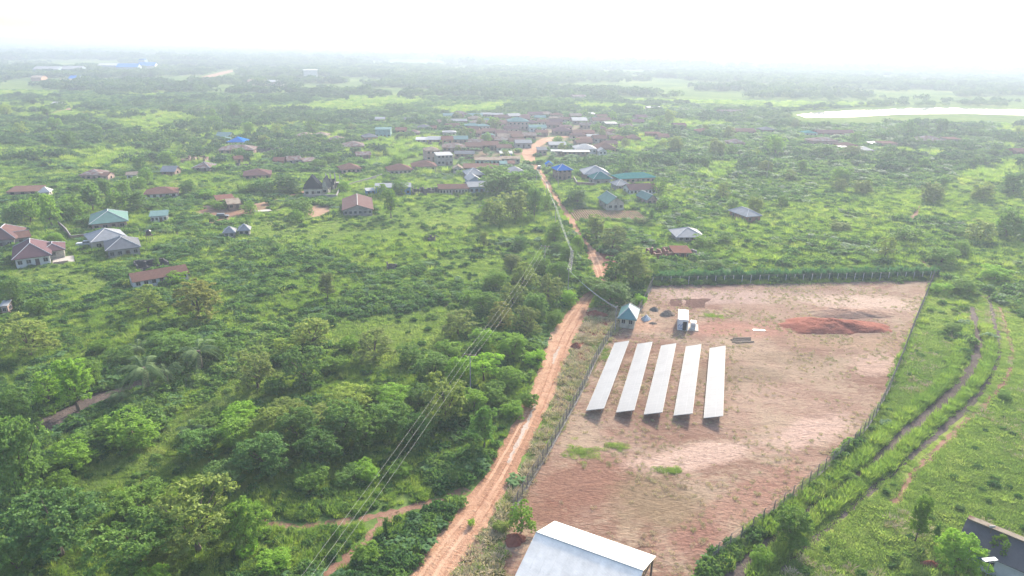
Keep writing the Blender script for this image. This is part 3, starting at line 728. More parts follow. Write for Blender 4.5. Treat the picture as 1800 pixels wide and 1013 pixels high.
# 'village' rows: (x0, x1, y, depth, wall height, rise, type, roof, wall, label)
ROWS = [
 (522, 546, 246, 9, 2.7, 1.6, 'hip', 'tan', 'mud', 'tan roofed house at the left end of the upper hamlet'),
 (550, 576, 246, 10, 2.7, 1.8, 'hip', 'tan', 'mud', 'tan hip roofed house in the middle of the upper hamlet'),
 (578, 602, 253, 9, 2.7, 1.6, 'hip', 'rustgrey', 'mud', 'mauve grey roofed house at the right end of the upper hamlet'),
 (696, 714, 236, 8, 2.7, 1.4, 'gable_x', 'red', 'orange', 'small orange roofed house above the banana grove'),
 (717, 737, 241, 9, 2.7, 1.6, 'hip', 'rustgrey', 'mud', 'grey roofed house right of the small orange roof'),
 (735, 757, 232, 9, 3.0, 1.8, 'hip', 'grey', 'mud', 'blue grey hip roofed house at the top left of the village'),
 (757, 767, 231, 6, 2.6, 1.0, 'gable_x', 'red', 'orange', 'little orange walled annex beside the blue grey hip roof'),
 (732, 750, 253, 8, 2.4, 0.6, 'shed', 'white', 'block', 'bright white low roof left in the village above the tan two storey house'),
 (753, 774, 253, 9, 2.6, 1.4, 'gable_x', 'white', 'mud', 'white and grey roofed house next to the rust red roof'),
 (777, 796, 254, 10, 2.8, 1.6, 'gable_x', 'red', 'orange', 'rust red roofed house left of the pale teal roof'),
 (797, 822, 253, 10, 2.8, 1.5, 'gable_x', 'tealgrey', 'mud', 'pale teal roofed house in the left half of the village core'),
 (778, 817, 268, 12, 2.8, 1.9, 'hip', 'rustgrey', 'mud', 'wide grey brown hip roof above the white two storey house'),
 (819, 847, 266, 12, 2.8, 1.6, 'gable_x', 'brown', 'mud', 'dark brown roofed house left of the crossroads, first of the pair'),
 (848, 876, 264, 12, 2.8, 1.6, 'gable_x', 'rust', 'mud', 'reddish brown roofed house left of the crossroads, second of the pair'),
 (874, 899, 268, 9, 2.7, 1.2, 'gable_x', 'brown', 'cream', 'brown roofed shop facing the crossroads'),
 (880, 900, 278, 6, 2.5, 0.4, 'shed', 'white', 'bluew', 'white roofed kiosk with a blue front near the crossroads'),
 (800, 833, 279, 8, 2.6, 1.0, 'gable_x', 'grey', 'mud', 'low blue grey roof on the left of the pale shop strip'),
 (836, 880, 291, 6, 2.7, 0.5, 'shed', 'tan', 'greenw', 'long pale roofed shop strip with greenish walls below the crossroads'),
 (880, 914, 288, 5, 2.6, 0.4, 'shed', 'tan', 'cream', 'short pale roofed shop strip ending at the main road'),
 (880, 893, 299, 5, 3.0, 0.6, 'shed', 'tealgrey', 'greenw', 'teal walled shop left of the red walled shop by the road'),
 (894, 904, 299, 5, 3.2, 0.6, 'shed', 'rust', 'brick', 'narrow red walled shop left of the main road'),
 (816, 876, 304, 8, 2.4, 0.7, 'shed', 'brown', 'mud', 'very long low brown roof in front of the pale shop strip'),
 (797, 813, 305, 5, 2.4, 1.2, 'gable_y', 'tan', 'cream', 'small cream arch fronted house left of the very long low brown roof'),
 (894, 929, 229, 12, 6.2, 2.4, 'hip', 'tealgrey', 'pink', 'two storey mansion with a teal roof and columns in the village core'),
 (850, 891, 224, 11, 3.4, 1.2, 'gable_x', 'brown', 'pink', 'long brown roofed row left of the two storey mansion'),
 (931, 960, 232, 10, 3.0, 1.4, 'gable_x', 'tealgrey', 'white', 'grey green roofed house with white columns right of the mansion'),
 (1007, 1032, 219, 13, 3.0, 1.8, 'gable_x', 'silver', 'mud', 'pale silver roofed hall at the top right of the village core'),
 (1043, 1074, 219, 13, 3.0, 1.8, 'gable_x', 'brown', 'cream', 'mauve brown roofed hall right of the pale silver hall'),
 (1066, 1084, 224, 7, 2.8, 0.5, 'shed', 'white', 'block', 'small white roofed shop under the mauve brown hall'),
 (1034, 1046, 206, 9, 2.5, 0.5, 'shed', 'white', 'block', 'glinting white roof above the pale silver hall'),
 (975, 1006, 238, 13, 2.8, 2.6, 'hip', 'purple', 'mud', 'mauve hip roofed house behind the crossroads'),
 (1008, 1024, 241, 10, 3.0, 1.2, 'gable_x', 'brown', 'brick', 'brown brick house right of the mauve hip roof'),
 (1027, 1045, 241, 9, 2.8, 1.2, 'gable_x', 'red', 'brick', 'red roofed brick house right of the crossroads'),
 (966, 994, 263, 9, 2.8, 1.2, 'gable_x', 'silver', 'block', 'pale silver roofed house just right of the crossroads'),
 (970, 987, 274, 4, 2.5, 0.3, 'shed', 'white', 'mud', 'short bright white shop roof facing the side street'),
 (990, 1036, 275, 5, 2.5, 0.3, 'shed', 'white', 'mud', 'long bright white shop roof facing the side street'),
 (1012, 1048, 271, 11, 3.0, 2.2, 'hip', 'silver', 'white', 'grey green hip roofed house behind the long white shop roof'),
 (1051, 1082, 270, 13, 3.0, 2.8, 'hip', 'rust', 'orange', 'rust orange hip roofed house at the right end of the side street'),
 (1053, 1066, 274, 6, 2.6, 1.4, 'gable_y', 'palegrey', 'white', 'little pale gabled house in front of the rust orange hip roof'),
 (946, 961, 273, 8, 2.8, 0.6, 'shed', 'grey', 'pink', 'small grey roofed shop beside the widest part of the main road'),
 (1079, 1101, 252, 10, 2.8, 1.8, 'hip', 'red', 'mud', 'left red roofed house right of the village core'),
 (1106, 1126, 251, 10, 2.8, 1.8, 'hip', 'rust', 'mud', 'faded rust roofed house with pale edges right of the village core'),
 (1137, 1161, 244, 6, 3.4, 0.4, 'shed', 'brown', 'brick', 'flat roofed brown brick block right of the village core'),
 (1158, 1176, 248, 9, 2.8, 1.4, 'gable_x', 'rust', 'pink', 'pinkish house right of the flat brick block'),
 (1228, 1252, 238, 10, 2.8, 1.8, 'hip', 'rust', 'mud', 'reddish roof showing through the trees right of the village'),
 (1284, 1309, 259, 10, 2.7, 2.0, 'hip', 'rustgrey', 'pink', 'pale grey hip roofed house alone in the right scrub'),
 (1287, 1328, 238, 10, 2.7, 1.6, 'gable_x', 'brown', 'mud', 'long reddish roof left of the blue grey roof in the right scrub'),
 (1340, 1361, 235, 10, 2.7, 1.8, 'hip', 'grey', 'mud', 'blue grey hip roofed house in the right scrub'),
 (1415, 1436, 241, 9, 2.8, 1.4, 'hip', 'teal', 'white', 'teal roofed house at the left of the right hamlet'),
 (1438, 1502, 241, 10, 2.8, 1.6, 'gable_x', 'maroon', 'brick', 'long red roofed row at the back of the right hamlet'),
 (1428, 1472, 258, 11, 3.6, 1.6, 'hip', 'rustgrey', 'pink', 'faded grey roofed house with pink walls in the right hamlet'),
 (1478, 1507, 264, 9, 2.8, 1.4, 'hip', 'brown', 'brick', 'brown hip roofed house in the middle of the right hamlet'),
 (1477, 1489, 266, 4, 2.3, 0.3, 'shed', 'white', 'mud', 'tiny white roofed stall in front of the brown hip roof'),
 (1511, 1535, 272, 9, 2.6, 1.8, 'pyramid', 'palegrey', 'mud', 'pale grey pyramid roofed house at the front of the right hamlet'),
 (1532, 1546, 260, 6, 2.5, 0.4, 'shed', 'white', 'mud', 'small bright white roof behind the pale grey pyramid roof'),
 (1550, 1576, 262, 8, 3.4, 0.4, 'shed', 'brown', 'pink', 'pink walled flat roofed house right of the small bright white roof'),
 (1620, 1663, 256, 14, 3.0, 2.6, 'hip', 'rustgrey', 'block', 'large pale grey hip roofed house at the far right of the hamlet'),
 (1665, 1688, 254, 8, 3.4, 0.4, 'shed', 'brown', 'block', 'unfinished grey block house beside the large pale grey hip roof'),
 (1786, 1812, 276, 10, 3.0, 1.4, 'gable_x', 'brown', 'brick', 'brown brick house cut by the right edge of the photo'),
 (848, 872, 238, 10, 2.7, 1.4, 'gable_x', 'brown', 'mud', 'brown roof in the tight rows left of the mansion, front row'),
 (822, 846, 241, 10, 2.7, 1.4, 'gable_x', 'rust', 'mud', 'rust roof in the tight rows left of the mansion, outer left'),
 (872, 893, 242, 10, 2.7, 1.4, 'gable_x', 'maroon', 'pink', 'maroon roof directly below the long brown roofed row'),
 (895, 917, 243, 10, 2.8, 1.2, 'gable_x', 'brown', 'pink', 'brown roof below the mansion'),
 (919, 942, 246, 10, 2.8, 1.2, 'gable_x', 'rustgrey', 'mud', 'grey brown roof right below the grey green roofed house'),
 (845, 868, 251, 10, 2.7, 1.4, 'gable_x', 'maroon', 'mud', 'maroon roof in the middle of the left village rows'),
 (870, 895, 254, 10, 2.7, 1.4, 'gable_x', 'rustgrey', 'mud', 'faded grey roof in the middle of the left village rows'),
 (897, 922, 256, 9, 2.7, 1.2, 'gable_x', 'brown', 'cream', 'brown roof beside the bend of the main road'),
 (943, 963, 240, 9, 2.7, 1.2, 'gable_x', 'rust', 'mud', 'rust roof on the left of the bend of the main road'),
 (962, 985, 226, 9, 2.7, 1.4, 'gable_x', 'maroon', 'mud', 'maroon roof right of the grey green roofed house'),
 (985, 1004, 216, 9, 2.7, 1.4, 'gable_x', 'brown', 'cream', 'brown roof left of the pale silver hall'),
 (1046, 1066, 232, 9, 2.7, 1.4, 'hip', 'maroon', 'pink', 'maroon hip roof under the mauve brown hall'),
 (1068, 1090, 238, 9, 2.7, 1.4, 'hip', 'brown', 'mud', 'brown hip roof at the right edge of the village core'),
 (1092, 1112, 229, 9, 2.7, 1.4, 'gable_x', 'rustgrey', 'mud', 'grey roof in the trees right of the small white roofed shop'),
 (1110, 1132, 220, 9, 2.7, 1.4, 'gable_x', 'purple', 'mud', 'mauve roof in the upper trees right of the village'),
 (1186, 1206, 227, 9, 2.7, 1.4, 'gable_x', 'maroon', 'mud', 'maroon roof alone in the trees well right of the village'),
 (825, 848, 209, 10, 2.7, 1.2, 'gable_x', 'tealgrey', 'white', 'pale teal roof at the top left above the village lane'),
 (780, 800, 209, 10, 2.7, 1.2, 'gable_x', 'tealgrey', 'white', 'grey green roof left of the pale teal roof above the village lane'),
 (770, 792, 221, 9, 2.7, 1.2, 'gable_x', 'rustgrey', 'mud', 'grey roof beside the upper village lane'),
 (660, 676, 216, 9, 2.7, 1.2, 'gable_x', 'silver', 'mud', 'small pale roof far up in the banana groves'),
 (712, 732, 217, 9, 2.7, 1.2, 'gable_x', 'grey', 'mud', 'small blue grey roof far up left of the village'),
 (1008, 1030, 176, 12, 4, 1.2, 'gable_x', 'rustgrey', 'cream', 'far grey roofed shed beyond the village near the ponds'),
 (436, 465, 150, 22, 5, 2, 'gable_x', 'tan', 'cream', 'left one of two far long pale sheds in front of the white block'),
 (470, 497, 151, 22, 5, 2, 'gable_x', 'white', 'cream', 'right one of two far long pale sheds in front of the white block'),
 (534, 559, 137, 26, 12, 0.6, 'shed', 'white', 'white', 'far plain white box shaped building near the horizon'),
 (60, 103, 131, 40, 8, 4, 'gable_x', 'silver', 'bluegrey', 'far long silver roofed warehouse left of the blue factory'),
 (108, 143, 130, 40, 8, 4, 'gable_x', 'palegrey', 'bluegrey', 'far pale warehouse between the silver one and the blue factory'),
 (174, 206, 124, 50, 9, 3, 'gable_x', 'white', 'bluegrey', 'far white roofed hall at the left end of the blue factory'),
 (206, 243, 127, 45, 9, 5, 'gable_x', 'blue', 'bluegrey', 'far main hall of the factory with a big blue roof'),
 (245, 273, 124, 50, 9, 5, 'gable_x', 'blue', 'white', 'far lower blue roofed hall at the right end of the factory'),
 (104, 128, 149, 24, 5, 2, 'gable_x', 'tan', 'pink', 'far tan roofed house beside the small blue roof'),
 (122, 138, 146, 24, 6, 3, 'gable_x', 'blue', 'white', 'far small blue roofed house by the left plantations'),
 (55, 73, 143, 24, 5, 2, 'gable_x', 'tan', 'orange', 'far orange walled house at the left edge plantations'),
 (93, 104, 188, 10, 3, 1, 'gable_x', 'white', 'white', 'tiny white roof beside the far left road'),
 (1264, 1306, 201, 6, 3, 0.8, 'gable_x', 'rustgrey', 'pink', 'low faded building by the left end of the lake'),
 (1138, 1160, 195, 7, 3, 0.8, 'gable_x', 'palegrey', 'pink', 'low pale building beyond the village near the ponds'),
]
for (x0, x1, y, d, wh_, rs_, kd, rf, wl_, lab) in ROWS:
    far = y < 200
    house('house' if wl_ != 'bluegrey' else 'warehouse', lab, (x0, y), (x1, y), d, wh_, rs_, kd, rf, wl_, 0.5 if not far else 0.8, 0 if far and y < 160 else max(2, int((x1 - x0) / 7)), 0 if far else 1,
          cat='house' if wl_ != 'bluegrey' else 'warehouse', storeys=2 if wh_ > 5 and y > 160 else 1, door=(y > 200 and (x1 - x0) > 18))
VLM = [(911, 222, 'two storey mansion'), (870, 220, 'long brown roofed row'), (1020, 214, 'pale silver hall'), (1058, 214, 'mauve brown hall'), (945, 262, 'main road crossroads'), (960, 245, 'bend of the main road'), (1066, 265, 'rust orange hip roof'), (783, 288, 'white two storey house'),
       (810, 250, 'pale teal roof in the village'), (990, 236, 'mauve hip roof'), (1016, 238, 'brown brick house'), (1036, 238, 'red roofed brick house'), (945, 230, 'grey green roof with white columns'), (798, 262, 'wide grey brown hip roof'), (833, 262, 'dark brown roof by the crossroads'), (1090, 248, 'left red roof'), (1116, 248, 'faded rust roof'), (835, 207, 'pale teal roof by the upper lane'), (1080, 236, 'brown hip roof at the village edge'), (1122, 218, 'mauve roof in the upper trees'), (980, 222, 'maroon roof near the mansion'), (1102, 227, 'grey roof in the trees'), (856, 248, 'maroon roof in the left rows'), (883, 250, 'faded grey roof in the left rows')]
_vu = set(); _fr = random.Random(5); _cells = []
for (x0, x1, y, *_r) in ROWS: _cells.append(((x0 + x1) / 2, y, (x1 - x0) / 2))
_n = 0
for _try in range(4000):
    if _n >= 46: break
    x = _fr.gauss(945, 75); y = _fr.uniform(206, 262); hw_ = 9 + (y - 206) * 0.05 + _fr.uniform(-2, 4)
    if not (790 < x < 1150) or (925 < x < 1000 and 236 < y < 285): continue
    if any(abs(x - cx_) < (hw_ + ch_) * 0.85 and abs(y - cy2) < 4.5 for cx_, cy2, ch_ in _cells): continue
    _cells.append((x, y, hw_)); _n += 1
    rf_ = _fr.choice(['brown', 'maroon', 'rust', 'rustgrey', 'tan', 'purple', 'rustgrey', 'palegrey', 'rust', 'tealgrey'])
    _w_ = {'brown': 'brown', 'maroon': 'maroon', 'rust': 'rusty', 'rustgrey': 'faded grey', 'purple': 'mauve', 'palegrey': 'pale grey', 'tan': 'tan', 'tealgrey': 'grey green'}[rf_]
    for _vl in sorted(VLM, key=lambda q: (q[0] - x) ** 2 + ((q[1] - y) * 3) ** 2)[:5]:
        _dx, _dy = x - _vl[0], (y - _vl[1]) * 3
        _rel = ('right of' if _dx > 0 else 'left of') if abs(_dx) > abs(_dy) else ('behind' if _dy < 0 else 'in front of')
        if (_w_, _rel, _vl[2]) not in _vu: break
    _vu.add((_w_, _rel, _vl[2]))
    house('house', 'small ' + _w_ + ' roofed house ' + _rel + ' the ' + _vl[2], (x - hw_, y), (x + hw_, y + _fr.uniform(-.6, .6)), _fr.uniform(7, 9), _fr.uniform(2.6, 3.2), _fr.uniform(.8, 1.8), _fr.choice(['gable_x', 'hip', 'gable_x']), rf_, _fr.choice(['mud', 'pink', 'mud', 'cream', 'orange', 'block']), 0.5, 3, 1, group='small ' + _w_ + ' roofed houses in the village core')
_p = at(235, 121); _o = empty('silo_tower', _p, 0, 'far blocky grey blue tower rising over the blue factory', 'tower')
MB().box((0, 40, 8), (14, 14, 16)).build('tower_body', M['w_bluegrey'], _o); MB().box((0, 40, 17), (10, 10, 2)).build('tower_cap', M['r_blue'], _o)

# ---------------------------------------------------------------- right of the road
house('two_storey_house', 'unfinished two storey block house under a bright blue pyramid roof right of the road', (980, 319), (1004, 318), 7, 5.2, 2.2, 'pyramid', 'blue', 'mud', 0.7, 3, 2, cat='house', storeys=2, caps=True)
house('hut', 'tiny blue roofed hut left of the big blue pyramid roof', (960, 297), (971, 297), 4, 2.3, 1.2, 'gable_y', 'blue', 'white', 0.4, 1, 1, cat='hut', door=False)
house('house', 'large house with a pale grey hip roof behind a teal front wing', (1028, 318), (1069, 318), 11, 3.2, 3.0, 'hip', 'silver', 'mud', 0.8, 4, 2, caps=True)
house('house_wing', 'teal gabled front wing of the large house with the pale grey hip roof', (1044, 327), (1073, 326), 7, 3.2, 2.6, 'hip', 'teal', 'block', 0.7, 2, 1, cat='annex', caps=True)
wall_line('compound_wall', 'brown compound wall in front of the large teal and grey roofed house', [(1008, 318), (1014, 328), (1045, 330)], 2.0, M['w_mud'])
house('house', 'small grey pyramid roofed house left of the rusty roofed classroom row', (1084, 337), (1106, 336), 6.5, 2.7, 1.9, 'pyramid', 'palegrey', 'block', 0.6, 2, 1, True)
house('long_building', 'long low teal roofed building behind the rusty roofed row', (1090, 325), (1152, 322), 9, 2.8, 1.7, 'hip', 'teal', 'pink', 0.6, 7, 1, cat='building')
house('long_building', 'rusty roofed row with white walls behind the two small teal gabled houses', (1107, 345), (1152, 343), 7, 2.8, 1.6, 'gable_x', 'maroon', 'white', 0.6, 7, 2, cat='building')
house('house', 'cream house with green gabled roof and three front windows above the ridged crop field', (1068, 371), (1096, 370), 11, 3.0, 2.2, 'gable_y', 'green', 'cream', 0.6, 3, 2, True, door=False)
house('house', 'smaller green gabled house right of the cream one', (1137, 363), (1154, 362), 9, 2.8, 1.6, 'gable_y', 'green', 'pink', 0.5, 2, 2, True)
house('house', 'lone red brick house with a pale silver roof in the right scrub', (1311, 394), (1335, 392), 10, 2.8, 1.8, 'hip', 'silver', 'brick', 0.5, 2, 2, True)
house('house', 'silver hip roofed house deep in the scrub behind the fenced lot', (1191, 428), (1234, 428), 8, 2.3, 2.0, 'hip', 'silver', 'block', 0.9, 4, 2, True)
ruin('unfinished_house', 'roofless red brick walls left of the rust roofed brick room behind the lot', (1143, 457), (1182, 457), 6, 2.4, 'brick', 4, 21)
house('house', 'rust roofed brick room at the right end of the roofless brick walls', (1184, 458), (1214, 458), 5.5, 2.3, 0.5, 'shed', 'red', 'brick', 0.3, 3, 1, True, caps=False)
ruin('unfinished_house', 'grey unfinished block walls right of the rust roofed brick room', (1216, 459), (1232, 458), 6, 2.2, 'block', 1, 23)
ruin('ruined_hut', 'small dark roofless hut standing in the scrub left of the road', (682, 477), (697, 476), 2.4, 2.4, 'dark', 1, 24)
ruin('ruined_hut', 'tiny dark grey ruin in the scrub above the small dark roofless hut', (753, 427), (764, 427), 2.2, 2.0, 'dark', 1, 25)
house('hut', 'little white roofed hut half hidden by trees at the left edge', (4, 553), (16, 552), 2.5, 2.0, 0.4, 'shed', 'white', 'pink', 0.2, 1, 1, True, cat='hut', door=False, caps=False)
house('shed', 'low rusty roofed shed beside the dirt yard left of the villa', (384, 364), (414, 361), 7, 2.3, 0.7, 'shed', 'red', 'mud', 0.3, 3, 1, cat='shed')
house('shed', 'cream roofed open shed in the dirt yard beside the low rusty shed', (402, 371), (424, 369), 6, 2.4, 0.8, 'shed', 'tan', 'mud', 0.3, 2, 1, cat='shed')
_p = at(462, 373); _o = empty('foundation', _p, 0.5, 'bare concrete foundation walls in the dirt yard left of the villa', 'foundation'); FOOT.append((_p.x, _p.y, 3, 3, 0))
MB().box((0, 0, 0.15), (6, 5, 0.3)).build('slab', M['slab'], _o); MB().box((0, -2.5, 0.4), (6, 0.25, 0.8)).build('wall', M['conc'], _o); MB().box((-2.9, 0.2, 0.5), (0.25, 4.6, 1.0)).build('wall', M['conc'], _o)
_p = at(228, 441); _o = empty('water_tank', _p + Vector((3.2, 6, 0)), 0, 'black plastic water tank on a stand behind the twin grey roofs', 'water tank')
_m = MB()
for sx in (-1, 1):
    for sy in (-1, 1): _m.tube([(sx * .6, sy * .6, 0), (sx * .6, sy * .6, 3.2)], 0.07, 5)
_m.box((0, 0, 3.25), (1.6, 1.6, 0.12)); _m.build('stand', M['wood'], _o)
MB().tube([(0, 0, 3.31), (0, 0, 3.4), (0, 0, 4.5), (0, 0, 4.8), (0, 0, 4.95)], [0.7, 0.78, 0.78, 0.5, 0.2], 14).build('tank', M['black'], _o)
# school field ridges
_f = MB(); _a, _b = at(1012, 388), at(1138, 386); _fd = (_b - _a)
for i in range(30):
    p = _a + _fd * (i + 0.5) / 30
    _f.tube([(p.x, p.y, 0.02), (p.x - 1.6, p.y + 16 - i * 0.12, 0.02)], 0.32, 6)
tag(_f.build('crop_ridges', M['dust_and_sheen']), 'parallel raised crop ridges below the cream three window house', 'crop field', kind='stuff')
FOOT.append(((_a.x + _b.x) / 2, (_a.y + _b.y) / 2 + 8, _fd.length / 2, 9, 0)); CROPROWS = [(_a + _fd * (i + 1.0) / 30) for i in range(30)]

# ---------------------------------------------------------------- solar tables
m, nt_, b = newmat('solar_glass'); h = N(nt_)
tc = h.new('ShaderNodeTexCoord').outputs['Object']
sx_ = h.new('ShaderNodeSeparateXYZ'); h.link(tc, sx_.inputs[0])
def _lines(sock, per, wd):
    f = h.math('FRACT', h.math('DIVIDE', sock, per)); f = h.math('ABSOLUTE', h.math('SUBTRACT', f, 0.5))
    return h.math('GREATER_THAN', f, 0.5 - wd)
cell = h.math('MAXIMUM', _lines(sx_.outputs[1], 1.02, 0.03), _lines(h.math('ADD', sx_.outputs[0], 50.0), 1.48, 0.022))
fine = h.math('MAXIMUM', _lines(sx_.outputs[1], 0.17, 0.05), _lines(h.math('ADD', sx_.outputs[0], 50.0), 0.17, 0.05))
dust_and_sheen = h.ramp(h.noise(0.35, 4, 0.6, tc), [(0.3, (0.195, 0.19, 0.185)), (0.7, (0.24, 0.235, 0.228))])  # panel colour kept pale to stand in for bright sky mirrored in the glass
col = h.mix(h.math('MULTIPLY', fine, 0.1), dust_and_sheen, (0.7, 0.7, 0.7)); col = h.mix(h.math('MULTIPLY', cell, 0.4), col, (0.33, 0.33, 0.33))
h.link(col, b.inputs['Base Color']); b.inputs['Roughness'].default_value = 0.33; b.inputs['IOR'].default_value = 1.45
b.inputs['Specular IOR Level'].default_value = 0.25
M['solar'] = m
SOL = [((1031.7, 719.3), (1080, 604.4), (1056.3, 716)), ((1083.8, 723.4), (1120.8, 605.6), (1111, 719.3)), ((1132.4, 727.6), (1162.3, 608), (1160.8, 724)), ((1184.5, 730.5), (1206, 609), (1212.3, 725.8)), ((1237.5, 734.7), (1248, 612), (1266.5, 731))]
ZL, ZR, SW = 0.75, 1.70, 2.95
SLAB = ['leftmost of the five long solar panel tables, nearest the dirt road', 'second solar panel table from the left on the cleared lot', 'middle one of the five long solar panel tables', 'fourth solar panel table from the left on the cleared lot', 'rightmost of the five long solar panel tables']
_smesh = None
ang = math.atan2(28.5, 8.9)
for i, (BL, TL, BR) in enumerate(SOL):
    a = at(BL[0], BL[1], ZL); t = at(TL[0], TL[1], ZL); a.z = 0; t.z = 0
    L = 29.6; mid = (a + t) / 2; dr = (t - a).normalized(); rz = math.atan2(dr.y, dr.x) - R(90)
    o = empty('solar_table', mid, rz, SLAB[i], 'solar panels', 'rows of tilted solar panels on the cleared lot')
    FOOT.append((mid.x + 1.4, mid.y - 0.4, 1.4, 14.5, rz))
    if _smesh is None:
        tl = math.atan2(ZR - ZL, SW); pm = MB(); wv = math.hypot(SW, ZR - ZL)
        face_slab(pm, [(0, -L / 2, ZL), (SW, -L / 2, ZR), (SW, L / 2, ZR), (0, L / 2, ZL)], 0.05)
        fm = MB(); e = 0.04
        for (x0, z0) in ((-.02, ZL - .02), (SW + .02, ZR - .02)): fm.box((x0, 0, z0 - 0.01), (0.04, L + .08, 0.09))
        for yy in (-L / 2 - .02, L / 2 + .02):
            fm.poly([(0, yy, ZL + .01), (SW, yy, ZR + .01), (SW, yy, ZR - .09), (0, yy, ZL - .09)])
        rl = MB()
        for xx in (0.5, SW - 0.5): rl.box((xx, 0, ZL + (ZR - ZL) * xx / SW - 0.13), (0.08, L, 0.12))
        lgf = MB(); lgf.tube([(0.5, 0, -0.1), (0.5, 0, ZL + (ZR - ZL) * 0.5 / SW - 0.18)], 0.06, 6)
        lgb = MB(); lgb.tube([(SW - .5, 0, -0.1), (SW - .5, 0, ZL + (ZR - ZL) * (SW - .5) / SW - 0.18)], 0.06, 6)
        _smesh = [pm.mesh('panel_glass', M['solar']), fm.mesh('frame', M['frame']), rl.mesh('rail', M['metal']), lgf.mesh('leg', M['metal']), lgb.mesh('leg', M['metal'])]
    for nm, me in zip(('panel_glass', 'frame', 'rail'), _smesh[:3]): link(nm, me, o)
    for k in range(10):
        for me in _smesh[3:]:
            q = link('leg', me, o); q.location = (0, -L / 2 + 1.2 + k * (L - 2.4) / 9, 0)

# ---------------------------------------------------------------- gate house, container, cabinet
house('gatehouse', 'small block gatehouse with a teal hip roof beside the fence and wooden pole', (1088.7, 576), (1114, 579), 6.0, 2.5, 1.9, 'hip', 'tealgloss', 'cream', 0.55, 2, 2, True, cat='gatehouse', door=False)
c_, w_, rz_ = frame_of((1190, 580.5), (1207.5, 581.8), 6.05)
rz_ = R(-13); c_ = at(1190.5, 580.5) + Vector((math.cos(rz_) * w_ / 2 - math.sin(rz_) * 3.02, math.sin(rz_) * w_ / 2 + math.cos(rz_) * 3.02, 0))
o = empty('container', (c_.x, c_.y, 0), rz_, 'white steel container office with blue marks and a dark glazed door on its end', 'container')
FOOT.append((c_.x, c_.y, w_ / 2, 3.1, rz_))
cb = MB(); cb.box((0, 0, 0.12 + 1.25), (w_, 6.05, 2.5)); cb.build('body', M['whitepaint'], o)
rb = MB(); rb.box((0, 0, 2.66), (w_ + .06, 6.1, 0.07)); rb.build('roof', M['whitepaint'], o)
for sx in (-1, 1):
    cr = MB()
    cr.box((sx * (w_ / 2 + .01), 0, 1.4), (0.02, 5.8, 2.25))
    for k in range(24): cr.box((sx * (w_ / 2 + .03), -2.85 + k * 0.25, 1.4), (0.05, 0.12, 2.2))
    cr.build('side_panel', M['whitepaint'], o)
for sx in (-1, 1):
    for sy in (-1, 1): MB().box((sx * (w_ / 2 - .1), sy * 2.9, 1.36), (0.16, 0.16, 2.56)).build('corner_post', M['metal'], o)
MB().box((0.42, -3.06, 1.15), (0.86, 0.05, 2.0)).build('door', M['pane'], o)
M['logo'] = plain('blue_lettering', (0.06, 0.12, 0.42), 0.5, 0.05)
lg = MB()
for q in range(6): lg.box((-0.95 + q * 0.17, -3.04, 1.05 + 0.22 * ((q * 7) % 3)), (0.11, 0.03, 0.32 + 0.1 * (q % 2)))
lg.box((-0.5, -3.04, 0.55), (0.9, 0.03, 0.14)); lg.build('marking', M['logo'], o)
MB().box((0, 0, 0.06), (w_ + .2, 6.2, 0.13)).build('base_beam', M['conc'], o)
p = at(1219.5, 581)
o = empty('concrete_pad', (p.x, p.y + 1.6, 0), rz_, 'square beige concrete pad right of the white container', 'concrete pad')
MB().box((-0.15, 0, 0.08), (3.0, 4.0, 0.16)).build('slab', M['slab'], o)
FOOT.append((p.x, p.y + 1.6, 1.6, 2.1, rz_))
o = empty('cabinet', (p.x, p.y + 1.0, 0.16), rz_, 'white equipment cabinet with louvres on the beige concrete pad', 'cabinet')
MB().box((0, 0, 0.75), (1.05, 1.5, 1.5)).build('body', M['whitepaint'], o); MB().box((0, 0, 1.53), (1.15, 1.6, 0.06)).build('lid', M['whitepaint'], o)
lv = MB()
for k in range(6): lv.box((0, -0.77, 0.35 + k * 0.12), (0.8, 0.05, 0.05))
lv.build('louvre', M['metal'], o)

# ---------------------------------------------------------------- heaps
def heap(name, label, px, py, lx, ly, hgt, mat, rz=0.0, seed=1, cat='heap', flat=0.0):
    p = at(px, py); r = np.random.default_rng(seed); n, k = 56, 20; v = []; f = []
    ph = r.uniform(0, 6.28, 12)
    def fb(x, y): return 0.5 * math.sin(x * 1.1 + ph[4]) * math.sin(y * 1.7 + ph[5]) + 0.3 * math.sin(x * 2.7 + ph[6] + y) * math.sin(y * 3.1 + ph[7]) + 0.2 * math.sin(x * 6.1 + ph[8]) * math.sin(y * 6.7 + ph[9] + x)
    fq = 2.2 / max(0.6, min(lx, ly))
    for j in range(k):
        q = j / (k - 1)
        for i in range(n):
            a = 2 * math.pi * i / n; wob = 1 + 0.13 * math.sin(2 * a + ph[0]) + 0.10 * math.sin(3 * a + ph[1]) + 0.06 * math.sin(7 * a + ph[2]) + 0.03 * math.sin(13 * a + ph[3])
            rr = (1 - q) * wob; x = lx * rr * math.cos(a); y = ly * rr * math.sin(a)
            z = hgt * min(1 - flat * 0.5, 1 - (1 - q) ** 1.5) * (1 + 0.38 * fb(x * fq, y * fq)) if q > 0 else -0.05
            v.append((x, y, z + (r.normal() * 0.03 * hgt if q > 0 else 0)))
    for j in range(k - 1):
        for i in range(n): a = j * n + i; b_ = j * n + (i + 1) % n; f.append((a, b_, b_ + n, a + n))
    me = bpy.data.meshes.new(name); me.from_pydata(v, [], f); me.materials.append(mat); me.shade_smooth()
    o = link(name, me); o.location = (p.x, p.y, 0); o.rotation_euler = (0, 0, rz); tag(o, label, cat)
    FOOT.append((p.x, p.y, lx * .8, ly * .8, rz)); return o
M['sand'] = soil_mat('heap_sand', (0.128, 0.093, 0.070), (0.174, 0.133, 0.104), (0.220, 0.174, 0.139))
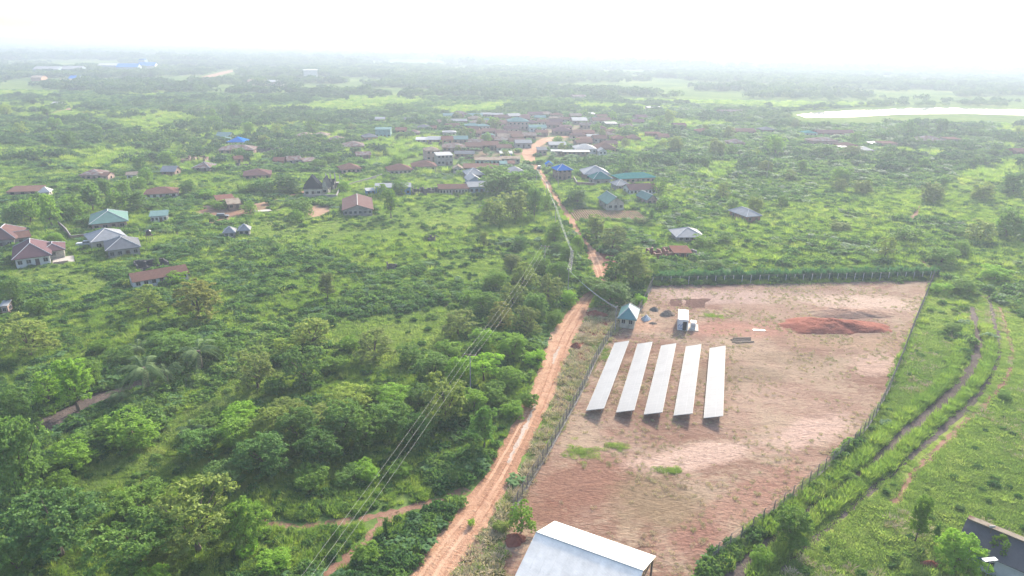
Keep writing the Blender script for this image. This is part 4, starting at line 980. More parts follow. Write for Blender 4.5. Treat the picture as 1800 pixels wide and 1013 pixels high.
M['gravel'] = soil_mat('heap_gravel', (0.081, 0.070, 0.064), (0.116, 0.104, 0.093), (0.162, 0.145, 0.133))
heap('earth_mound', 'long low mound of red earth in the right half of the cleared lot', 1462, 574, 11.5, 5.4, 1.5, M['red'], 0.0, 2, 'earth mound', 0.3)
heap('earth_mound', 'flat brown spoil bank behind the red earth mound', 1490, 551, 10, 3.8, 0.9, M['lot'], -0.1, 3, 'earth mound', 0.3)
heap('sand_heap', 'grey brown sand heap between the gatehouse and the white container', 1173, 553, 1.9, 1.5, 1.1, M['sand'], 0, 4, 'sand heap')
heap('gravel_heap', 'dark gravel heap behind the grey brown sand heap', 1150, 545, 1.3, 1.1, 0.7, M['gravel'], 0, 5, 'gravel heap')
heap('earth_mound', 'small red mound outside the fence left of the gatehouse', 1048, 553, 2.6, 1.8, 0.9, M['red'], 0, 6, 'earth mound')
heap('earth_mound', 'small pointed red mound between the road and the fence', 1013, 611, 1.3, 1.1, 1.1, M['red'], 0, 7, 'earth mound')
heap('sand_heap', 'tiny brown heap between the gatehouse and the solar tables', 1148, 569, 0.9, 0.6, 0.35, M['sand'], 0, 8, 'sand heap')
M['tarp'] = plain('pale_plastic_sheet', (0.55, 0.60, 0.64), 0.5, 0.35, 2.5)
heap('covered_pile', 'pile of bags under a crumpled pale plastic sheet right of the gatehouse', 1135, 562, 1.3, 1.0, 1.1, M['tarp'], 0.3, 9, 'covered pile', 0.25)
sheet('dug_patch', [(1178, 526), (1199, 525), (1198, 539), (1179, 538)], 0.030, M['pit'], 0.25, 0.8, 40)
sheet('dug_patch', [(1203, 525), (1249, 526), (1240, 533), (1238, 541), (1210, 542), (1204, 536)], 0.030, M['pit'], 0.35, 0.8, 41)
sheet('dark_patch', [(1020, 590), (1060, 560), (1076, 575), (1050, 620), (1028, 640), (1010, 620)], 0.0216, M['red'], 0.8, 0.9, 43)
o = empty('timber_stack', at(1302, 598), 0.05, 'dark timber planks lying beside the red earth mound', 'timber')
for k, (dx, dy, ln) in enumerate(((0, 0, 4.5), (0.6, 0.9, 4.0), (-.5, -1.0, 3.6), (0.4, -1.3, 4.2))):
    MB().box((dx, dy, 0.12), (ln, 0.22, 0.18), 0.04 * k).build('plank', M['wood'], o)
_p = at(1334, 581); o = MB().box((0, 0, 0.08), (2.6, 0.7, 0.1), -0.1).build('metal_sheet', plain('turquoise_sheet', (0.30, 0.55, 0.52), 0.5, 0.1)); o.location = _p; tag(o, 'pale turquoise metal sheet lying left of the red earth mound', 'metal sheet')

# ---------------------------------------------------------------- fences
m, nt_, b = newmat('chain_link'); h = N(nt_); P = h.wpos()
b.inputs['Base Color'].default_value = (0.16, 0.15, 0.145, 1); b.inputs['Roughness'].default_value = 0.7; b.inputs['Metallic'].default_value = 0.2
sp = h.new('ShaderNodeSeparateXYZ'); h.link(P, sp.inputs[0])
uu = h.math('ADD', sp.outputs[0], sp.outputs[1])
def _st(s): return h.math('LESS_THAN', h.math('FRACT', h.math('MULTIPLY', s, 12.0)), 0.22)
al = h.math('MAXIMUM', _st(h.math('ADD', uu, sp.outputs[2])), _st(h.math('ADD', h.math('SUBTRACT', uu, sp.outputs[2]), 100)))
tb = h.new('ShaderNodeBsdfTransparent'); mx = h.new('ShaderNodeMixShader'); h.link(al, mx.inputs[0]); h.link(tb.outputs[0], mx.inputs[1]); h.link(b.outputs[0], mx.inputs[2])
h.link(mx.outputs[0], nt_.nodes['Material Output'].inputs[0]); M['mesh'] = m
M['oldconc'] = plain('weathered_kerb', (0.22, 0.19, 0.17), 0.95, 0.25, 2.0)
_post = MB(); _post.tube([(0, 0, -0.1), (0, 0, 2.1)], 0.07, 6); _post.tube([(0, 0, 2.1), (0.12, 0.12, 2.4)], 0.045, 5); _post = _post.mesh('post', M['oldconc'])
_postw = MB(); _postw.box((0, 0, 1.1), (0.09, 0.09, 2.2)); _postw = _postw.mesh('post', M['whitepaint'])
M['oldconc'] = plain('weathered_kerb', (0.22, 0.19, 0.17), 0.95, 0.25, 2.0)
def fence(name, label, pix, post, step=2.6, kerb=0.3, mesh_h=1.95, wires=True, net=True):
    W = smooth([list(at(*p))[:2] for p in pix], 5); pts = [Vector((x, y, 0)) for x, y in W]
    o = empty(name, pts[0], 0, label, 'fence'); org = pts[0]
    pm = MB(); km = MB(); wm = MB()
    for a, b_ in zip(pts[:-1], pts[1:]):
        a0, b0 = a - org, b_ - org
        pm.poly([a0 + Vector((0, 0, .2)), b0 + Vector((0, 0, .2)), b0 + Vector((0, 0, mesh_h)), a0 + Vector((0, 0, mesh_h))])
        m_ = (a0 + b0) / 2; dv = b0 - a0
        if kerb: km.box((m_.x, m_.y, 0.09), (dv.length, kerb, 0.26), math.atan2(dv.y, dv.x))
        for z in (0.22, 1.1, mesh_h): wm.tube([a0 + Vector((0, 0, z)), b0 + Vector((0, 0, z))], 0.012, 4, cap=False)
        for z in (2.15, 2.3): wm.tube([a0 + Vector((.05, .05, z)), b0 + Vector((.05, .05, z))], 0.015, 4, cap=False)
    if net: pm.build('wire_mesh', M['mesh'], o)
    wm.build('wires', M['oldconc'], o)
    if kerb: km.build('kerb', M['oldconc'], o)
    # posts
    acc = 0.0; nxt = 0.0; cnt = 0
    for a, b_ in zip(pts[:-1], pts[1:]):
        L = (b_ - a).length
        while nxt <= acc + L and cnt < 99:
            q = link('post', post, o); q.location = a.lerp(b_, (nxt - acc) / L) - org; nxt += step; cnt += 1
        acc += L
    return o
fence('wire_fence', 'grey wire fence on concrete posts along the left side of the lot', [(1077, 585), (1060, 612), (1045, 640), (1022, 690), (1003, 725), (982, 764), (960, 803), (930, 852), (900, 905)], _post, 2.2, 0.4)
fence('wire_fence', 'short grey wire fence behind the gatehouse up to the back corner of the lot', [(1118, 560), (1128, 541), (1138, 520), (1147, 501)], _post, 2.4, 0.4)
fence('wire_fence', 'wire fence with thin white posts along the hedge at the back of the lot', [(1147, 501), (1250, 499), (1400, 496), (1520, 493.5), (1640, 491)], _postw, 2.45, 0, net=False)
fence('wire_fence', 'curving wire fence between the cleared lot and the right hand meadow', [(1640, 491), (1625, 528), (1606, 574), (1589, 620), (1572, 663), (1556, 698), (1536, 735), (1500, 783), (1450, 827), (1390, 881), (1320, 936), (1250, 990)], _post, 2.6, 0.25, mesh_h=1.6)

# ---------------------------------------------------------------- roofed shelter in front
_e0 = at(975, 916, 4.0); _e1 = at(1153, 978, 4.0); _r0 = at(931, 932, 6.2); _n0 = at(883, 1007, 4.0)
_u = (_e1 - _e0); _L = _u.length; _u.normalize(); _v = Vector((_u.y, -_u.x, 0))
_hw = (_n0 - _e0).dot(_v) / 2
_cc = _e0 + _u * (_L / 2) + _v * _hw; _cc.z = 0
rz_ = math.atan2(_u.y, _u.x)
o = empty('open_shed', _cc, rz_, 'long open shed in the foreground with a two sided pale metal roof', 'shed')
FOOT.append((_cc.x, _cc.y, _L / 2, _hw, rz_))
M['shedroof'] = roof_mat('pale_shed_sheets', (0.62, 0.565, 0.50), rough=0.6, k_=2.0)
rf = MB(); X, Y = _L / 2, _hw; zr, ze = 6.2, 4.0
face_slab(rf, [(-X, -Y, ze), (X, -Y, ze), (X, 0, zr), (-X, 0, zr)], 0.05)
face_slab(rf, [(-X, 0, zr), (X, 0, zr), (X, Y, ze), (-X, Y, ze)], 0.05)
ro = rf.build('roof', M['shedroof'], o)
rg = MB(); n = int(_L / 1.1)
for k in range(n + 1):
    x = -X + _L * k / n
    for s in (-1, 1): rg.tube([(x, s * Y, ze + .005), (x, 0, zr + .005)], 0.014, 4, cap=False)
rg.build('roof_ribs', M['shedroof'], ro)
MB().tube([(-X, 0, zr + .03), (X, 0, zr + .03)], 0.09, 6).build('ridge_cap', M['cap'], ro)
fb = MB()
for s in (-1, 1):
    fb.box((0, s * (Y + 0.02), ze - 0.08), (_L, 0.04, 0.14))
fb.build('fascia', M['whitepaint'], ro)
for k in range(5):
    for s in (-1, 1): MB().box((-X + 0.3 + (_L - 0.6) * k / 4, s * (Y - 0.25), 1.9), (0.2, 0.2, 3.8)).build('post', M['wood'], o)
for k in range(5):
    x = -X + 0.3 + (_L - 0.6) * k / 4; tm = MB()
    tm.tube([(x, -Y + .2, ze - .2), (x, 0, zr - .2), (x, Y - .2, ze - .2), (x, -Y + .2, ze - .2)], 0.07, 5)
    tm.tube([(x, 0, ze - .2), (x, 0, zr - .2)], 0.05, 5); tm.tube([(x, 0, ze - .2), (x, Y / 2, (ze + zr) / 2 - .2)], 0.05, 5); tm.tube([(x, 0, ze - .2), (x, -Y / 2, (ze + zr) / 2 - .2)], 0.05, 5)
    tm.build('truss', M['wood'], o)
MB().box((X - .6, 0.3, 1.0), (0.2, Y * 1.5, 2.0)).build('wall', M['w_mud'], o); MB().box((-X + .6, 0, 1.2), (0.2, Y * 1.7, 2.4)).build('wall', M['w_mud'], o)
for k, (dx, dy, dz, an) in enumerate(((X + 1.5, -1.5, .15, .4), (X + 1.2, 1.0, .15, 1.2), (X + 2.4, 0.2, .12, 2.0), (X + 2.0, -3.2, .12, .9))):
    q = Vector((dx * math.cos(rz_) - dy * math.sin(rz_), dx * math.sin(rz_) + dy * math.cos(rz_), dz)) + _cc
    t_ = MB().box((0, 0, 0), (1.4, 0.5, 0.25), an).box((0.3, .5, .05), (0.9, .4, .2), an + .5).build('debris', M['w_' + ('white', 'cream', 'mud', 'block')[k]])
    t_.location = q; tag(t_, ('white', 'cream', 'brown', 'grey')[k] + ' broken board lying on the red ground at the right end of the open shed', 'debris')
heap('earth_mound', 'bright red earth pile behind the small tree at the left end of the open shed', 905, 950, 1.5, 1.2, 0.9, M['red'], 0, 17, 'earth mound')
heap('earth_mound', 'small red earth mound in the grass left of the green tree beside the grey building', 1637, 993, 1.2, 0.8, 0.5, M['red'], 0, 18, 'earth mound')

# ---------------------------------------------------------------- grey building at the lower right
a = at(1684, 952, 3.0); b_ = at(1800, 1002, 3.0); u = (b_ - a); u.z = 0; u.normalize(); v = Vector((-u.y, u.x, 0))
LL, DD = 20.0, 7.0; c = a + u * (LL / 2) + v * (DD / 2); c.z = 0
o = house_at('long_building', 'long dark grey roofed building with blue doors at the lower right corner', c, LL - 1, math.atan2(u.y, u.x), DD - 1.2, 2.9, 1.5, 'gable_x', 'darkgrey', 'white', 0.6, 1, 1, True, cat='building', caps=False, door=False)
MB().box((0, 0, 4.72), (LL, 0.9, 0.08)).build('ridge_vent', M['r_tan'], o)
MB().box((0, 0, 4.56), (LL - .2, 0.5, 0.22)).build('vent_upstand', M['wood'], o)
for k in range(0, 7, 2):
    dd = MB().box((0, 0, 1.05), (1.0, 0.1, 2.1)).build('door', M['bluedoor'], o); dd.location = (-LL / 2 + 2.2 + k * 2.6, -(DD - 1.2) / 2 - 0.02, 0)
    window_at(o, -LL / 2 + 3.5 + k * 2.6, -(DD - 1.2) / 2, 1.6, 0.9, 0.9, 0, True)
p = at(1727, 985); o = empty('utility_pole', p, 0, 'wooden pole with a bundle at its top in front of the dark grey roof', 'utility pole')
MB().tube([(0, 0, -.1), (-.05, 0, 5.2)], [0.09, 0.06], 6).build('pole', M['wood'], o); MB().box((-.05, 0, 5.1), (0.7, 0.12, 0.25)).build('crossarm', M['conc'], o)
p = at(1724, 1040); o = empty('street_lamp', p, 0, 'solar street lamp with a flat white panel at the bottom right', 'street lamp')
MB().tube([(0, 0, -.1), (0, 0, 4.6)], 0.05, 8).build('pole', M['metal'], o); MB().box((-0.1, 0, 4.68), (1.7, 0.55, 0.07), 0.15).build('lamp_head', M['whitepaint'], o); MB().tube([(0, 0, 4.3), (0.3, -.3, 4.5)], 0.03, 5).build('arm', M['metal'], o)

# ---------------------------------------------------------------- poles and wires
def pole(px, py, hgt, label, arm=1.6, rz=0.0, r0=0.13, mat='conc', P=None):
    p = P if P is not None else at(px, py); o = empty('utility_pole', p, rz, label, 'utility pole')
    MB().tube([(0, 0, -.2), (0, 0, hgt)], [r0, r0 * 0.6], 8).build('pole', M[mat], o)
    cr_ = MB().box((0, 0, hgt - 0.3), (arm, 0.1, 0.12)).build('crossarm', M['wood'], o)
    for x in (-.45, 0, .45):
        MB().tube([(x * arm, 0, hgt - .24), (x * arm, 0, hgt - .05)], 0.05, 6).build('insulator', M['whitepaint'], cr_)
    return p, hgt, arm, rz
def span(p, q, label, offs=(-.45, 0, .45), sag=0.8, r=0.022, zdrop=(0, 0, 0, 0)):
    (a, ha, aa, ra), (b, hb, ab, rb_) = p, q; o = empty('overhead_wires', a, 0, label, 'overhead wires')
    for k, f in enumerate(offs):
        A = Vector((math.cos(ra) * f * aa, math.sin(ra) * f * aa, ha - .05 - zdrop[k % 4])); B = b - a + Vector((math.cos(rb_) * f * ab, math.sin(rb_) * f * ab, hb - .05 - zdrop[k % 4]))
        pts = [A.lerp(B, t / 14) - Vector((0, 0, sag * 4 * (t / 14) * (1 - t / 14))) for t in range(15)]
        MB().tube(pts, r, 4).build('wire', M['wire'], o)
P1 = at(827, 697); P2 = at(957, 484); _t = at(548, 1010, 7.6); _t.z = 0; P0 = P1 + (_t - P1) * 1.5
p1 = pole(0, 0, 8.5, 'concrete power pole rising from the trees left of the dirt road', 2.2, R(-15), P=P1)
p2 = pole(0, 0, 8.5, 'thin power pole in the thicket above the concrete one, left of the road', 2.2, R(-10), P=P2)
p0 = (P0, 8.0, 2.2, R(-30))
span(p1, p0, 'three overhead wires crossing the lower left bushes towards the bottom edge', sag=0.7, r=0.010)
span(p2, p1, 'three overhead wires above the thicket left of the dirt road', sag=1.2, r=0.010)
q1 = pole(1081, 582, 5.9, 'short wooden pole at the left corner of the gatehouse', 0.9, R(60), 0.14, 'conc')
q2 = pole(998, 520, 7.2, 'white pole in the bushes left of the road bend', 0.9, R(20))
q3 = pole(1004, 482, 6.8, 'pole behind the road bend where the cable turns uphill', 0.9, R(10))
q4 = pole(976, 396, 7.0, 'pole in the bushes left of the straight road above the bend', 0.9)
q5 = pole(960, 350, 7.0, 'pole on the left kerb of the road beside the big dark trees', 0.9)
q6 = pole(943, 322, 7.0, 'pole on the left of the road near the grey hip roof', 0.9)
ZD = (0, 0.25, 0.5, 0.75)
for a, b_, lab in ((q1, q2, 'bundle of sagging wires from the gatehouse pole across the dirt road'), (q2, q3, 'short bundle of pale wires at the road bend'), (q3, q4, 'long pale bundle of wires left of the road above the bend'), (q4, q5, 'pale bundle of wires left of the straight road'), (q5, q6, 'pale bundle of wires entering the village')):
    span(a, b_, lab, (-.4, -.1, .2, .5), 0.7, 0.022, ZD)
pole(981, 333, 7.5, 'white pole in front of the unfinished blue roofed house', 1.0)
pole(1074, 343, 7.0, 'white pole in the yard behind the cream three window house', 0.8)
pole(1347, 318, 9.0, 'bare tall pole in the scrub far right of the village', 0.6)

# ---------------------------------------------------------------- vehicles
def car(px, py, rz, label, paint, cat='car', pick=False):
    o = empty('parked_car', at(px, py), rz, label, cat); L, W_ = (5.0, 1.8) if pick else (4.5, 1.8)
    b1 = MB()
    prof = [(-L / 2, .35), (-L / 2, .95), (-L / 2 + .15, 1.0), (L / 2 - 1.2, 1.0), (L / 2 - .1, .85), (L / 2, .7), (L / 2, .35)]
    for s in (-1, 1): b1.poly([(x, s * W_ / 2, z) for x, z in (prof if s < 0 else prof[::-1])])
    for (x0, z0), (x1, z1) in zip(prof, prof[1:] + prof[:1]): b1.poly([(x0, -W_ / 2, z0), (x0, W_ / 2, z0), (x1, W_ / 2, z1), (x1, -W_ / 2, z1)])
    b1.build('body', paint, o)
    x0, x1 = (-.6, 1.2) if pick else (-1.9, 1.1)
    MB().box(((x0 + x1) / 2, 0, 1.27), (x1 - x0, W_ - .15, 0.52), 0, 0.82).build('cabin_glass', M['pane'], o)
    MB().box(((x0 + x1) / 2, 0, 1.55), ((x1 - x0) * .82, W_ - .45, 0.06)).build('roof', paint, o)
    for sx in (-1, 1):
        for sy in (-1, 1):
            wl = MB().tube([(sx * L * .3, sy * (W_ / 2 - .02), .34), (sx * L * .3, sy * (W_ / 2 - .22), .34)], .34, 14).build('wheel', M['black'], o)
    for sy in (-1, 1): MB().box((L / 2 + .01, sy * .62, .68), (.04, .3, .14)).build('headlight', M['frame'], o)
    FOOT.append((o.location.x, o.location.y, L / 2, 1, rz))
car(391, 383, 0.15, 'dark car parked on the dirt in front of the cream roofed shed', plain('dark_car_paint', (0.04, 0.04, 0.045), 0.3, 0.05))
car(151, 432, 0.3, 'white pickup parked at the left end of the pale twin roof', M['whitepaint'], 'pickup', True)
car(320, 149, 1.0, 'tiny white vehicle on the far orange road', M['whitepaint'])
car(948, 297, 1.4, 'small dark car on the main road below the crossroads', plain('grey_car_paint', (0.15, 0.15, 0.16), 0.3, 0.05))

# ---------------------------------------------------------------- plants
G1 = [(0.15, (0.035, 0.070, 0.018)), (0.4, (0.060, 0.115, 0.022)), (0.65, (0.110, 0.165, 0.028)), (0.9, (0.19, 0.21, 0.045))]
M['leaf_shrub'] = leaf_mat('shrub_leaves', [(0.15, (0.035, 0.080, 0.026)), (0.4, (0.070, 0.135, 0.034)), (0.65, (0.125, 0.195, 0.042)), (0.9, (0.20, 0.235, 0.07))], 0.45, patch=0.03)
M['leaf_grass'] = leaf_mat('tall_grass_blades', [(0.15, (0.10, 0.165, 0.032)), (0.45, (0.165, 0.235, 0.04)), (0.7, (0.24, 0.29, 0.055)), (0.95, (0.33, 0.32, 0.10))], 0.5, patch=0.03)
M['leaf_low'] = leaf_mat('short_grass_blades', [(0.15, (0.12, 0.18, 0.045)), (0.45, (0.18, 0.24, 0.055)), (0.7, (0.25, 0.29, 0.08)), (0.95, (0.33, 0.32, 0.14))], 0.5, patch=0.03)
M['leaf_broad'] = leaf_mat('broad_leaves', [(0.2, (0.045, 0.10, 0.035)), (0.5, (0.075, 0.145, 0.042)), (0.8, (0.12, 0.20, 0.055))], 0.45, patch=0.03)
M['leaf_tree'] = leaf_mat('tree_leaves', [(0.1, (0.75, 0.75, 0.75)), (0.5, (1.0, 1.0, 1.0)), (0.9, (1.35, 1.3, 1.15))], 0.35, objcol=True, patch=0.05)
M['leaf_wood'] = leaf_mat('woodland_leaves', [(0.15, (0.030, 0.066, 0.026)), (0.4, (0.050, 0.100, 0.032)), (0.65, (0.085, 0.140, 0.038)), (0.9, (0.15, 0.19, 0.06))], 0.35, patch=0.006)
M['leaf_dry'] = leaf_mat('dry_grass_blades', [(0.2, (0.30, 0.22, 0.15)), (0.5, (0.42, 0.32, 0.21)), (0.75, (0.22, 0.22, 0.09)), (0.95, (0.46, 0.37, 0.24))], 0.3, patch=0.1)
M['leaf_hedge'] = leaf_mat('crop_leaves', [(0.2, (0.030, 0.085, 0.040)), (0.6, (0.055, 0.125, 0.05)), (0.9, (0.09, 0.17, 0.05))], 0.4, patch=0.05)
M['bark'] = plain('bark', (0.16, 0.12, 0.085), 0.9, 0.3, 3.0)

def rand_unit(r, n):
    v = r.normal(size=(n, 3)); return v / np.linalg.norm(v, axis=1)[:, None]
def leafquads(P, Nn, size, r, aspect=0.6, jitter=0.95):
    """diamond leaves at P facing roughly Nn"""
    n = len(P)
    nn = Nn + r.normal(size=(n, 3)) * jitter; nn /= np.linalg.norm(nn, axis=1)[:, None]
    t = np.cross(nn, rand_unit(r, n)); t /= np.linalg.norm(t, axis=1)[:, None]
    b = np.cross(nn, t)
    s = (size * r.uniform(0.65, 1.35, n))[:, None]
    fold = nn * s * 0.18
    return np.stack([P - t * s * 0.55, P - b * s * aspect * 0.5 + fold, P + t * s * 0.55, P + b * s * aspect * 0.5 + fold], axis=1)
def blob_leaves(c, rad, n, size, r, hemi=False, clusters=0, flat=1.0, aspect=0.6):
    """leaves over an uneven ellipsoid shell"""
    rad = np.array(rad if hasattr(rad, '__len__') else (rad, rad, rad), float)
    if clusters:
        d = rand_unit(r, clusters)
        if hemi: d[:, 2] = np.abs(d[:, 2]) * 0.9 + 0.05
        else: d[:, 2] = np.where(d[:, 2] < -0.45, -d[:, 2], d[:, 2])
        rr = r.uniform(0.72, 1.08, clusters)[:, None]
        cc = d * rr
        k = r.integers(0, clusters, n)
        p = cc[k] + r.normal(size=(n, 3)) * np.array([0.13, 0.13, 0.08])
        Nn = d[k] * 0.6 + np.array([0, 0, 0.7])
    else:
        d = rand_unit(r, n)
        if hemi: d[:, 2] = np.abs(d[:, 2])
        p = d * r.uniform(0.6, 1.05, n)[:, None]; Nn = d * 0.7 + np.array([0, 0, 0.5])
    P = np.array(c) + p * rad
    return leafquads(P, Nn, size, r, aspect)
def blade_tuft(r, n, rad, h, w, bend=0.5):
    out = []
    a = r.uniform(0, 2 * np.pi, n); q = rad * np.sqrt(r.uniform(0, 1, n))
    base = np.stack([q * np.cos(a), q * np.sin(a), np.zeros(n)], 1)
    a2 = a + r.normal(0, 0.7, n); hh = h * r.uniform(0.55, 1.2, n); be = hh * bend * r.uniform(0.2, 1.1, n)
    top = base + np.stack([be * np.cos(a2), be * np.sin(a2), hh], 1)
    mid = base + np.stack([be * 0.35 * np.cos(a2), be * 0.35 * np.sin(a2), hh * 0.62], 1)
    s = np.stack([-np.sin(a2 + r.normal(0, .5, n)), np.cos(a2), np.zeros(n)], 1) * (w / 2)
    q1 = np.stack([base - s, base + s, mid + s, mid - s], 1)
    q2 = np.stack([mid - s, mid + s, top + s * 0.15, top - s * 0.15], 1)
    return np.concatenate([q1, q2])
def rosette(r, n, L, w, c=(0, 0, 0), up=0.6, droop=1.0, seg=3):
    """arching broad leaves (banana, taro)"""
    out = []
    for i in range(n):
        a = 2 * np.pi * i / n + r.normal(0, 0.3); l = L * r.uniform(0.7, 1.15)
        d = np.array([np.cos(a), np.sin(a), 0]); s = np.array([-np.sin(a), np.cos(a), 0])
        pts = []
        for j in range(seg + 1):
            t = j / seg
            pts.append(np.array(c) + d * l * t * 0.9 + np.array([0, 0, l * (up * t - droop * 0.75 * t * t)]))
        for j in range(seg):
            w0 = w * math.sin(math.pi * (0.12 + 0.8 * j / seg)); w1 = w * math.sin(math.pi * (0.12 + 0.8 * (j + 1) / seg))
            out.append([pts[j] - s * w0 / 2, pts[j] + s * w0 / 2, pts[j + 1] + s * w1 / 2, pts[j + 1] - s * w1 / 2])
    return np.array(out)
def frond(r, c, a, L, up, droop, leafl, n=26):
    """feathered palm leaf"""
    d = np.array([math.cos(a), math.sin(a), 0]); s = np.array([-math.sin(a), math.cos(a), 0]); out = []
    P = lambda t: np.array(c) + d * L * t * (1 - 0.12 * t) + np.array([0, 0, L * (up * t - droop * t * t)])
    for j in range(10):
        p, q = P(j / 10), P((j + 1) / 10); ww = 0.05 * (1.2 - j / 10)
        out.append([p - s * ww, p + s * ww, q + s * ww, q - s * ww])
    for j in range(n):
        t = 0.12 + 0.86 * j / n; p = P(t); ll = leafl * math.sin(math.pi * min(1, 0.18 + 0.75 * t)) * r.uniform(0.85, 1.1)
        for sg in (-1, 1):
            tip = p + s * sg * ll + d * ll * 0.45 + np.array([0, 0, -ll * r.uniform(0.25, 0.6)])
            e = d * L * 0.013
            out.append([p - e, p + e, tip + e * 0.2, tip - e * 0.2])
    return np.array(out)

pr = np.random.default_rng(3)
def proto(name, V, mat):
    return bpy.data.objects.new(name, quads_mesh(name, V, M[mat]))
def lobes_shrub(r, R_, H_, k, n, leaf, clusters=26, lean=0.55):
    out = []
    for i in range(k):
        a = r.uniform(0, 6.28); q = R_ * lean * math.sqrt(r.uniform(0, 1)); rr = R_ * r.uniform(0.42, 0.68)
        hh = H_ * r.uniform(0.55, 1.0) * (1 - 0.35 * q / R_)
        out.append(blob_leaves((q * math.cos(a), q * math.sin(a), hh * 0.45), (rr, rr, hh * 0.55), n // k, leaf, r, clusters=clusters))
    V = np.concatenate(out); V[:, :, 2] = np.maximum(V[:, :, 2], 0.0)
    return V
P_SHRUB = [proto('shrub_%s' % c, lobes_shrub(pr, 1.0, h_, k, 620, 0.24), 'leaf_shrub') for c, h_, k in (('a', 1.0, 5), ('b', 1.4, 4), ('c', 0.8, 7))]
P_GRASS = [proto('tussock_%s' % c, np.concatenate([blade_tuft(pr, 120, 0.8, h_, 0.055, 0.7), lobes_shrub(pr, 0.8, h_ * 0.75, 4, 150, 0.17, 14)]), 'leaf_grass') for c, h_ in (('a', 0.62), ('b', 0.85), ('c', 0.7))]
P_LOW = [proto('low_grass_%s' % c, blade_tuft(pr, 130, 1.1, h_, 0.075, 0.9), 'leaf_low') for c, h_ in (('a', 0.28), ('b', 0.2))]
P_BROAD = [proto('broad_herb_%s' % c, np.concatenate([rosette(pr, 7, 0.8, 0.45, (x, y, z), 0.7, 0.9) for x, y, z in pr.uniform((-0.7, -0.7, 0.1), (0.7, 0.7, 0.7), (6, 3))]), 'leaf_broad') for c in 'ab']
P_BUSH = [proto('bush_%s' % c, lobes_shrub(pr, 1.0, h_, k, 420, 0.30, 22), 'leaf_shrub') for c, h_, k in (('a', 1.0, 5), ('b', 0.75, 6))]
def wood_clump(r, k, n, leaf):
    out = []
    for i in range(k):
        a = r.uniform(0, 6.28); q = 0.8 * math.sqrt(r.uniform(0, 1)); rr = r.uniform(0.28, 0.45); hh = r.uniform(0.35, 0.75)
        out.append(blob_leaves((q * math.cos(a), q * math.sin(a), hh - rr * 0.5), (rr, rr, rr * 0.8), n // k, leaf, r, clusters=16))
    V = np.concatenate(out); V[:, :, 2] = np.maximum(V[:, :, 2], 0.0)
    return V
P_WOOD = [proto('wood_clump_%s' % c, wood_clump(pr, k, 520, 0.17), 'leaf_wood') for c, k in (('a', 6), ('b', 9), ('c', 3))]
P_DRY = [proto('dry_tuft_%s' % c, blade_tuft(pr, 45, 0.5, h_, 0.05, 1.1), 'leaf_dry') for c, h_ in (('a', 0.22), ('b', 0.35))]
P_HEDGE = [proto('crop_plant', np.concatenate([blade_tuft(pr, 26, 0.35, 2.3, 0.10, 0.25), lobes_shrub(pr, 0.75, 2.2, 5, 260, 0.24, 20)]), 'leaf_hedge')]
P_BAN = [proto('banana_plant', np.concatenate([rosette(pr, 8, 2.1, 0.62, (x, y, z), 0.75, 0.8, 4) for x, y, z in ((0, 0, 1.6), (1.1, 0.4, 1.1), (-0.5, 1.0, 1.2))]), 'leaf_broad')]

def scatter(name, label, cat, protos, X, Y, S, Z=None, rs=1, squash=(0.8, 1.25)):
    """one 'stuff' object: points carrying instanced plants"""
    n = len(X)
    if n == 0: return
    r = np.random.default_rng(rs)
    me = bpy.data.meshes.new(name)
    co = np.stack([X, Y, np.zeros(n) if Z is None else Z], 1).astype(np.float32)
    me.vertices.add(n); me.vertices.foreach_set('co', co.ravel())
    def attr(nm, ty, key, arr):
        a = me.attributes.new(nm, ty, 'POINT'); a.data.foreach_set(key, arr.astype(np.float32 if ty != 'INT' else np.int32).ravel())
    rot = np.stack([r.normal(0, 0.06, n), r.normal(0, 0.06, n), r.uniform(0, 6.283, n)], 1)
    sc3 = np.stack([S, S, S * r.uniform(squash[0], squash[1], n)], 1)
    attr('rot', 'FLOAT_VECTOR', 'vector', rot); attr('scl', 'FLOAT_VECTOR', 'vector', sc3)
    attr('pick', 'INT', 'value', r.integers(0, len(protos), n))
    o = link(name, me); tag(o, label, cat, kind='stuff')
    ng = bpy.data.node_groups.new(name, 'GeometryNodeTree')
    ng.interface.new_socket('Geometry', in_out='INPUT', socket_type='NodeSocketGeometry')
    ng.interface.new_socket('Geometry', in_out='OUTPUT', socket_type='NodeSocketGeometry')
    gi = ng.nodes.new('NodeGroupInput'); go = ng.nodes.new('NodeGroupOutput')
    iop = ng.nodes.new('GeometryNodeInstanceOnPoints')
    g2i = ng.nodes.new('GeometryNodeGeometryToInstance')
    for p in reversed(protos):
        q = ng.nodes.new('GeometryNodeObjectInfo'); q.inputs['Object'].default_value = p; q.inputs['As Instance'].default_value = False
        ng.links.new(q.outputs['Geometry'], g2i.inputs[0])
    def named(nm, ty):
        q = ng.nodes.new('GeometryNodeInputNamedAttribute'); q.data_type = ty; q.inputs['Name'].default_value = nm
        return q.outputs['Attribute']
    rv = ng.nodes.new('FunctionNodeEulerToRotation')
    ng.links.new(named('rot', 'FLOAT_VECTOR'), rv.inputs[0])
    ng.links.new(gi.outputs[0], iop.inputs['Points']); ng.links.new(g2i.outputs[0], iop.inputs['Instance'])
    iop.inputs['Pick Instance'].default_value = True
    ng.links.new(named('pick', 'INT'), iop.inputs['Instance Index'])
    ng.links.new(rv.outputs[0], iop.inputs['Rotation']); ng.links.new(named('scl', 'FLOAT_VECTOR'), iop.inputs['Scale'])
    ng.links.new(iop.outputs[0], go.inputs[0])
    md = o.modifiers.new('scatter', 'NODES'); md.node_group = ng
    return o

